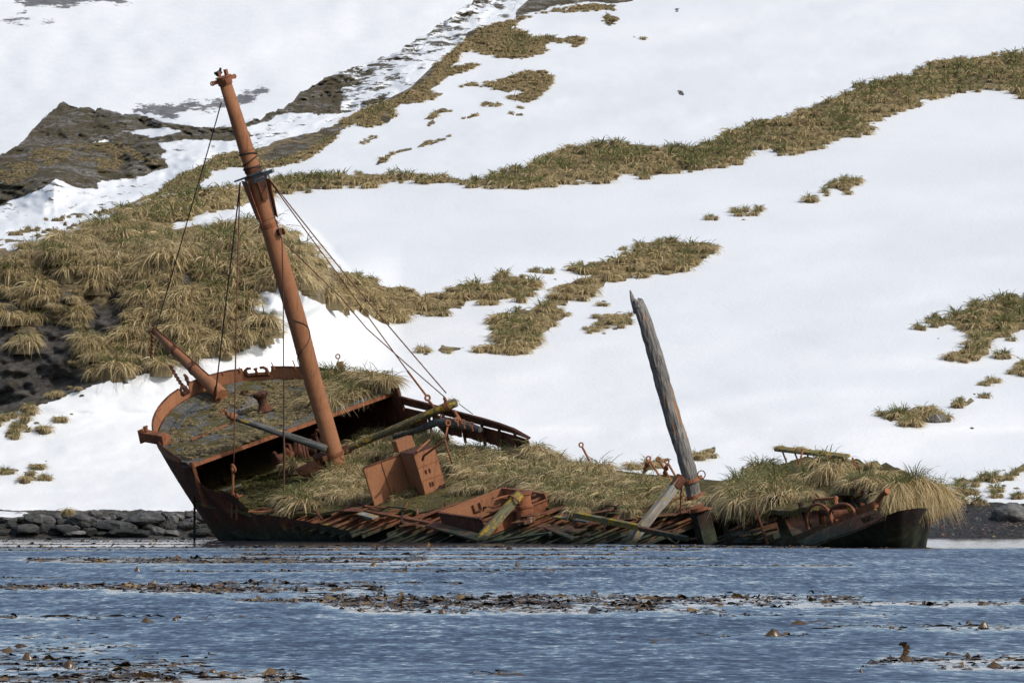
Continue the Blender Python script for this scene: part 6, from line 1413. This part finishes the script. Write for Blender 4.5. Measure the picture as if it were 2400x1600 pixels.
KC = np.array([(.045, .027, .013), (.075, .044, .018), (.11, .065, .022), (.032, .022, .013), (.16, .10, .03), (.07, .052, .03)])
def kelp_pieces(px, py, L, hgt, wk=.28):
    """floating, curled blades of kelp: a bent ribbon each"""
    n = len(px); Yw = watY(py); c = np.stack([(px - 1200) / FPX * Yw, Yw, np.zeros(n)], -1)
    az = rng.uniform(0, 2 * np.pi, n); d = np.stack([np.cos(az), np.sin(az), np.zeros(n)], -1); sd = np.stack([-np.sin(az), np.cos(az), np.zeros(n)], -1)
    tilt = rng.normal(0, .5, n)
    V = np.empty((n, 5, 2, 3)); ts = np.linspace(-.5, .5, 5); w_ = np.array([.25, .85, 1, .8, .15])
    k1 = rng.uniform(.3, 1, n); ph = rng.uniform(0, 6.28, n)
    for i, t_ in enumerate(ts):
        z = hgt * (np.cos(t_ * np.pi) * k1 + .35 * np.sin(t_ * 9 + ph)) - .01
        cc = c + d * (L * t_)[:, None]
        o_ = sd * (L * wk * w_[i] * .5)[:, None]
        for j, sg in ((0, -1), (1, 1)):
            V[:, i, j] = cc + sg * o_; V[:, i, j, 2] = z + sg * hgt * .55 * tilt * w_[i]
    b = (np.arange(n) * 10)[:, None, None] + np.array([[0, 1, 3, 2], [2, 3, 5, 4], [4, 5, 7, 6], [6, 7, 9, 8]])[None]
    col = np.repeat(pick_cols(KC, n), 10, 0)
    return V.reshape(-1, 3), b.reshape(-1, 4), col
Vs, Qs, Cs = [], [], []; off = 0
for x0, x1, y, hh, n_, l_, cm in BANDS:
    n_ = int(n_ * (9 if 1355 < y < 1435 else 2.4 if y < 1400 else 4.5))
    px = rng.uniform(x0, x1, n_); cl = fbm(px / 45., px * 0 + y, 3)
    py = np.clip(y + rng.normal(0, .55, n_) * hh + cl * hh * .8, 1260.5, 1640)
    k = rng.random(n_) < np.clip(.75 + 1.1 * cl, .12, 1); px, py = px[k], py[k]
    n2 = len(px); L = l_ * np.minimum(rng.gamma(2.6, .15, n2), .8) + .02; hgt = L * rng.uniform(.02, .13, n2) * (1 + 1.5 * (rng.random(n2) < .07))
    v, q_, c_ = kelp_pieces(px, py, L, hgt); Vs.append(v); Qs.append(q_ + off); Cs.append(c_); off += len(v)
# long stipes and flat sheets lying on the water between them
for x0, x1, y, hh, n_, l_, cm in BANDS:
    n2 = int(n_ * .5); px = rng.uniform(x0, x1, n2); cl = fbm(px / 45., px * 0 + y, 3)
    py = np.clip(y + rng.normal(0, .5, n2) * hh + cl * hh * .8, 1260.5, 1640)
    L = l_ * rng.uniform(.9, 2.4, n2); v, q_, c_ = kelp_pieces(px, py, L, np.full(n2, .012) + .02 * rng.random(n2) ** 3, .06); Vs.append(v); Qs.append(q_ + off); Cs.append(c_ * .8); off += len(v)
    n2 = int(n_ * .8); px = rng.uniform(x0, x1, n2); cl = fbm(px / 45., px * 0 + y, 3)
    py = np.clip(y + rng.normal(0, .5, n2) * hh + cl * hh * .8, 1260.5, 1640)
    L = l_ * rng.uniform(.5, 1.3, n2); v, q_, c_ = kelp_pieces(px, py, L, np.full(n2, .014), .30); Vs.append(v); Qs.append(q_ + off); Cs.append(c_); off += len(v)
tag(quads('floating_kelp', np.concatenate(Vs), np.concatenate(Qs), M['kelp'], col=np.concatenate(Cs)), 'brown kelp blades floating in long streaks on the dark blue water', 'kelp', kind='stuff')
def hump(px, py, wpx, hpx, label, amber=.5, seed=0, lean=0.0):
    Y = float(watY(py)); sc_ = FPX / Y; W_, H_ = wpx / sc_ / 2, hpx / sc_; c = np.array([(px - 1200) / FPX * Y, Y, 0.0]); r_ = np.random.default_rng(seed + 7)
    nr_, nc = 9, 17; u_ = np.linspace(-1, 1, nc)[None]; v_ = np.linspace(-1, 1, nr_)[:, None]
    pk_ = (1 - np.abs(u_) ** 1.7) * (1 - v_ ** 2 * .75); ox = r_.uniform(0, 50)
    z = H_ * (pk_ * (1 + .5 * fbm(u_ * 1.6 + ox, v_ * 1.2, 3)) + .10 * fbm(u_ * 5 + ox, v_ * 4, 2)) - .012
    x = W_ * u_ * (1 - .35 * v_ ** 2) + lean * z + 0 * v_; y = W_ * .55 * v_ + 0 * u_
    V = np.stack([x, y, z], -1).reshape(-1, 3) + c
    cc = (np.array([.045, .026, .010]) * (1 - amber) + np.array([.095, .055, .016]) * amber) * (0.8 + .5 * r_.random((nr_ * nc, 1)))
    o = quads('kelp_clump', V, gridQ(nr_, nc), M['kelp'], col=cc, smoothf=True)
    return tag(o, label, 'kelp', 'large kelp blades breaking the surface')
for i, a_ in enumerate([(323, 1338, 18, 11, 'lone kelp hump in front of the left shore boulders', .6), (346, 1457, 38, 13, 'broad kelp hump in the left foreground beside a smaller peak', .6), (411, 1453, 18, 12, 'small pointed kelp beside the broad hump at left', .4), (1811, 1490, 46, 20, 'tall cone of kelp alone in the right foreground', .4), (1871, 1462, 52, 11, 'flat curling kelp blade behind the tall cone', .5),
        (2304, 1471, 30, 18, 'rounded amber kelp hump near the right edge', .7), (2303, 1417, 30, 13, 'upright dark kelp flap in the far right streak', .2), (1935, 1412, 36, 9, 'long amber kelp blade in the right middle streak', .7), (1798, 1408, 18, 10, 'curled kelp flap left of the long amber blade', .3), (66, 1545, 32, 20, 'largest upright kelp hump in the bottom left corner', .7), (165, 1563, 36, 20, 'pale edged kelp hump right of the largest corner one', .5), (20, 1527, 38, 12, 'flat amber kelp hump at the left edge', .8), (50, 1515, 44, 12, 'long dark kelp blade above the left corner humps', .15),
        (876, 1326, 22, 9, 'amber kelp hump in front of the rusty beams', .8), (1276, 1302, 20, 8, 'dark kelp peak in front of the rusty barrel', .2), (1531, 1506, 32, 8, 'lone flat kelp blade in the lower middle', .3), (1037, 1437, 22, 13, 'pointed kelp at the front of the middle streak', .5), (1173, 1580, 20, 12, 'small kelp tip near the bottom middle', .4), (2018, 1574, 16, 10, 'single kelp knob near the bottom right', .3), (2050, 1552, 30, 11, 'double kelp knob left of the standing frond', .3), (2124, 1547, 40, 14, 'kelp hump under the standing frond', .4), (2270, 1460, 20, 9, 'small kelp flap left of the rounded amber hump', .3),
        (480, 1583, 26, 12, 'dark kelp hump in the bottom left streak', .2), (500, 1575, 20, 12, 'amber kelp hump in the bottom left streak', .6), (2330, 1562, 50, 16, 'broad kelp pile at the bottom right', .4)]):
    hump(*a_, seed=i)
# standing frond
Y = float(watY(1543)); k_ = Y / FPX; m = MB(); c = np.array([(2112 - 1200) * k_, Y, 0.0])
fr = [(0, 0), (8, 10), (13, 22), (11, 32), (2, 36), (-6, 33)]
for i in range(len(fr) - 1):
    (x0, z0), (x1, z1) = fr[i], fr[i + 1]; wd = [5, 6, 8, 8, 5, 2]
    p0, p1 = c + np.array([x0 * k_, 0, z0 * k_]), c + np.array([x1 * k_, .01, z1 * k_]); t_ = nrm(p1 - p0); sd = np.cross(t_, (0, 1, 0))
    m.add([p0 - sd * wd[i] * k_, p0 + sd * wd[i] * k_ + np.array([0, .03, 0]), p1 + sd * wd[i + 1] * k_ + np.array([0, .03, 0]), p1 - sd * wd[i + 1] * k_], [(0, 1, 2, 3)])
o = m.build('kelp_frond', M['kelp_amber'] if 'kelp_amber' in M else plain('amber_kelp', (.11, .055, .012), .4)); tag(o, 'curled amber kelp frond standing up out of the water at right', 'kelp')

# ---- small loose things of the snow and the beach that nobody could count
def specks(name, X, Y, Yf, lo, hi, cols, label):
    n = len(X); Yw = Yf(X, Y); C = P(X, Y, Yw - .02); r_ = rng.uniform(lo, hi, n); V = np.empty((n, 3, 6, 3))
    th = np.arange(6) * np.pi / 3
    for k_, (fr, fz) in enumerate(((1.0, -.2), (.85, .35), (.15, .6))):
        j = rng.uniform(.7, 1.25, (n, 6))
        V[:, k_, :, 0] = C[:, :1] + r_[:, None] * fr * np.cos(th) * j * 1.3; V[:, k_, :, 1] = C[:, 1:2] + r_[:, None] * fr * np.sin(th) * j; V[:, k_, :, 2] = C[:, 2:] + r_[:, None] * fz * j
    q = [(k_ * 6 + j, k_ * 6 + (j + 1) % 6, (k_ + 1) * 6 + (j + 1) % 6, (k_ + 1) * 6 + j) for k_ in range(2) for j in range(6)]
    Q = ((np.arange(n) * 18)[:, None, None] + np.array(q)[None]).reshape(-1, 4)
    return tag(quads(name, V.reshape(-1, 3), Q, M['kelp'] if False else M['grass'], col=np.repeat(pick_cols(cols, n), 18, 0)), label, 'stones', kind='stuff')
X, Y = [], []
for poly in allA:
    p_ = np.asarray(poly); 
    for _ in range(5 if len(p_) > 12 else 1):
        i = rng.integers(0, len(p_)); X.append(p_[i, 0] + rng.normal(0, 18)); Y.append(p_[i, 1] + rng.normal(0, 8))
X = np.array(X); Y = np.array(Y); k_ = (X > -50) & (X < 2450) & (Y > np.interp(X, CREST_A[:, 0], CREST_A[:, 1]) + 12) & (Y < 1170) & (sdf_union(allA, X, Y) < -2); X, Y = X[k_], Y[k_]
specks('snow_debris', X, Y, YA, .04, .13, np.array([(.10, .085, .06), (.06, .055, .05), (.2, .16, .09)]), 'scattered dark scraps of soil and grass on the snow near the patches')
X = rng.uniform(2130, 2440, 700); Y = 1185 + 72 * rng.random(700)
specks('beach_pebbles', X, Y, YA, .025, .075, np.array([(.10, .10, .105), (.06, .06, .065), (.16, .155, .15), (.05, .05, .052), (.08, .08, .085), (.13, .13, .13), (.04, .04, .042), (.09, .088, .085), (.12, .115, .11), (.28, .21, .12), (.18, .085, .055)]), 'mixed grey ochre and reddish pebbles on the gravel beach')
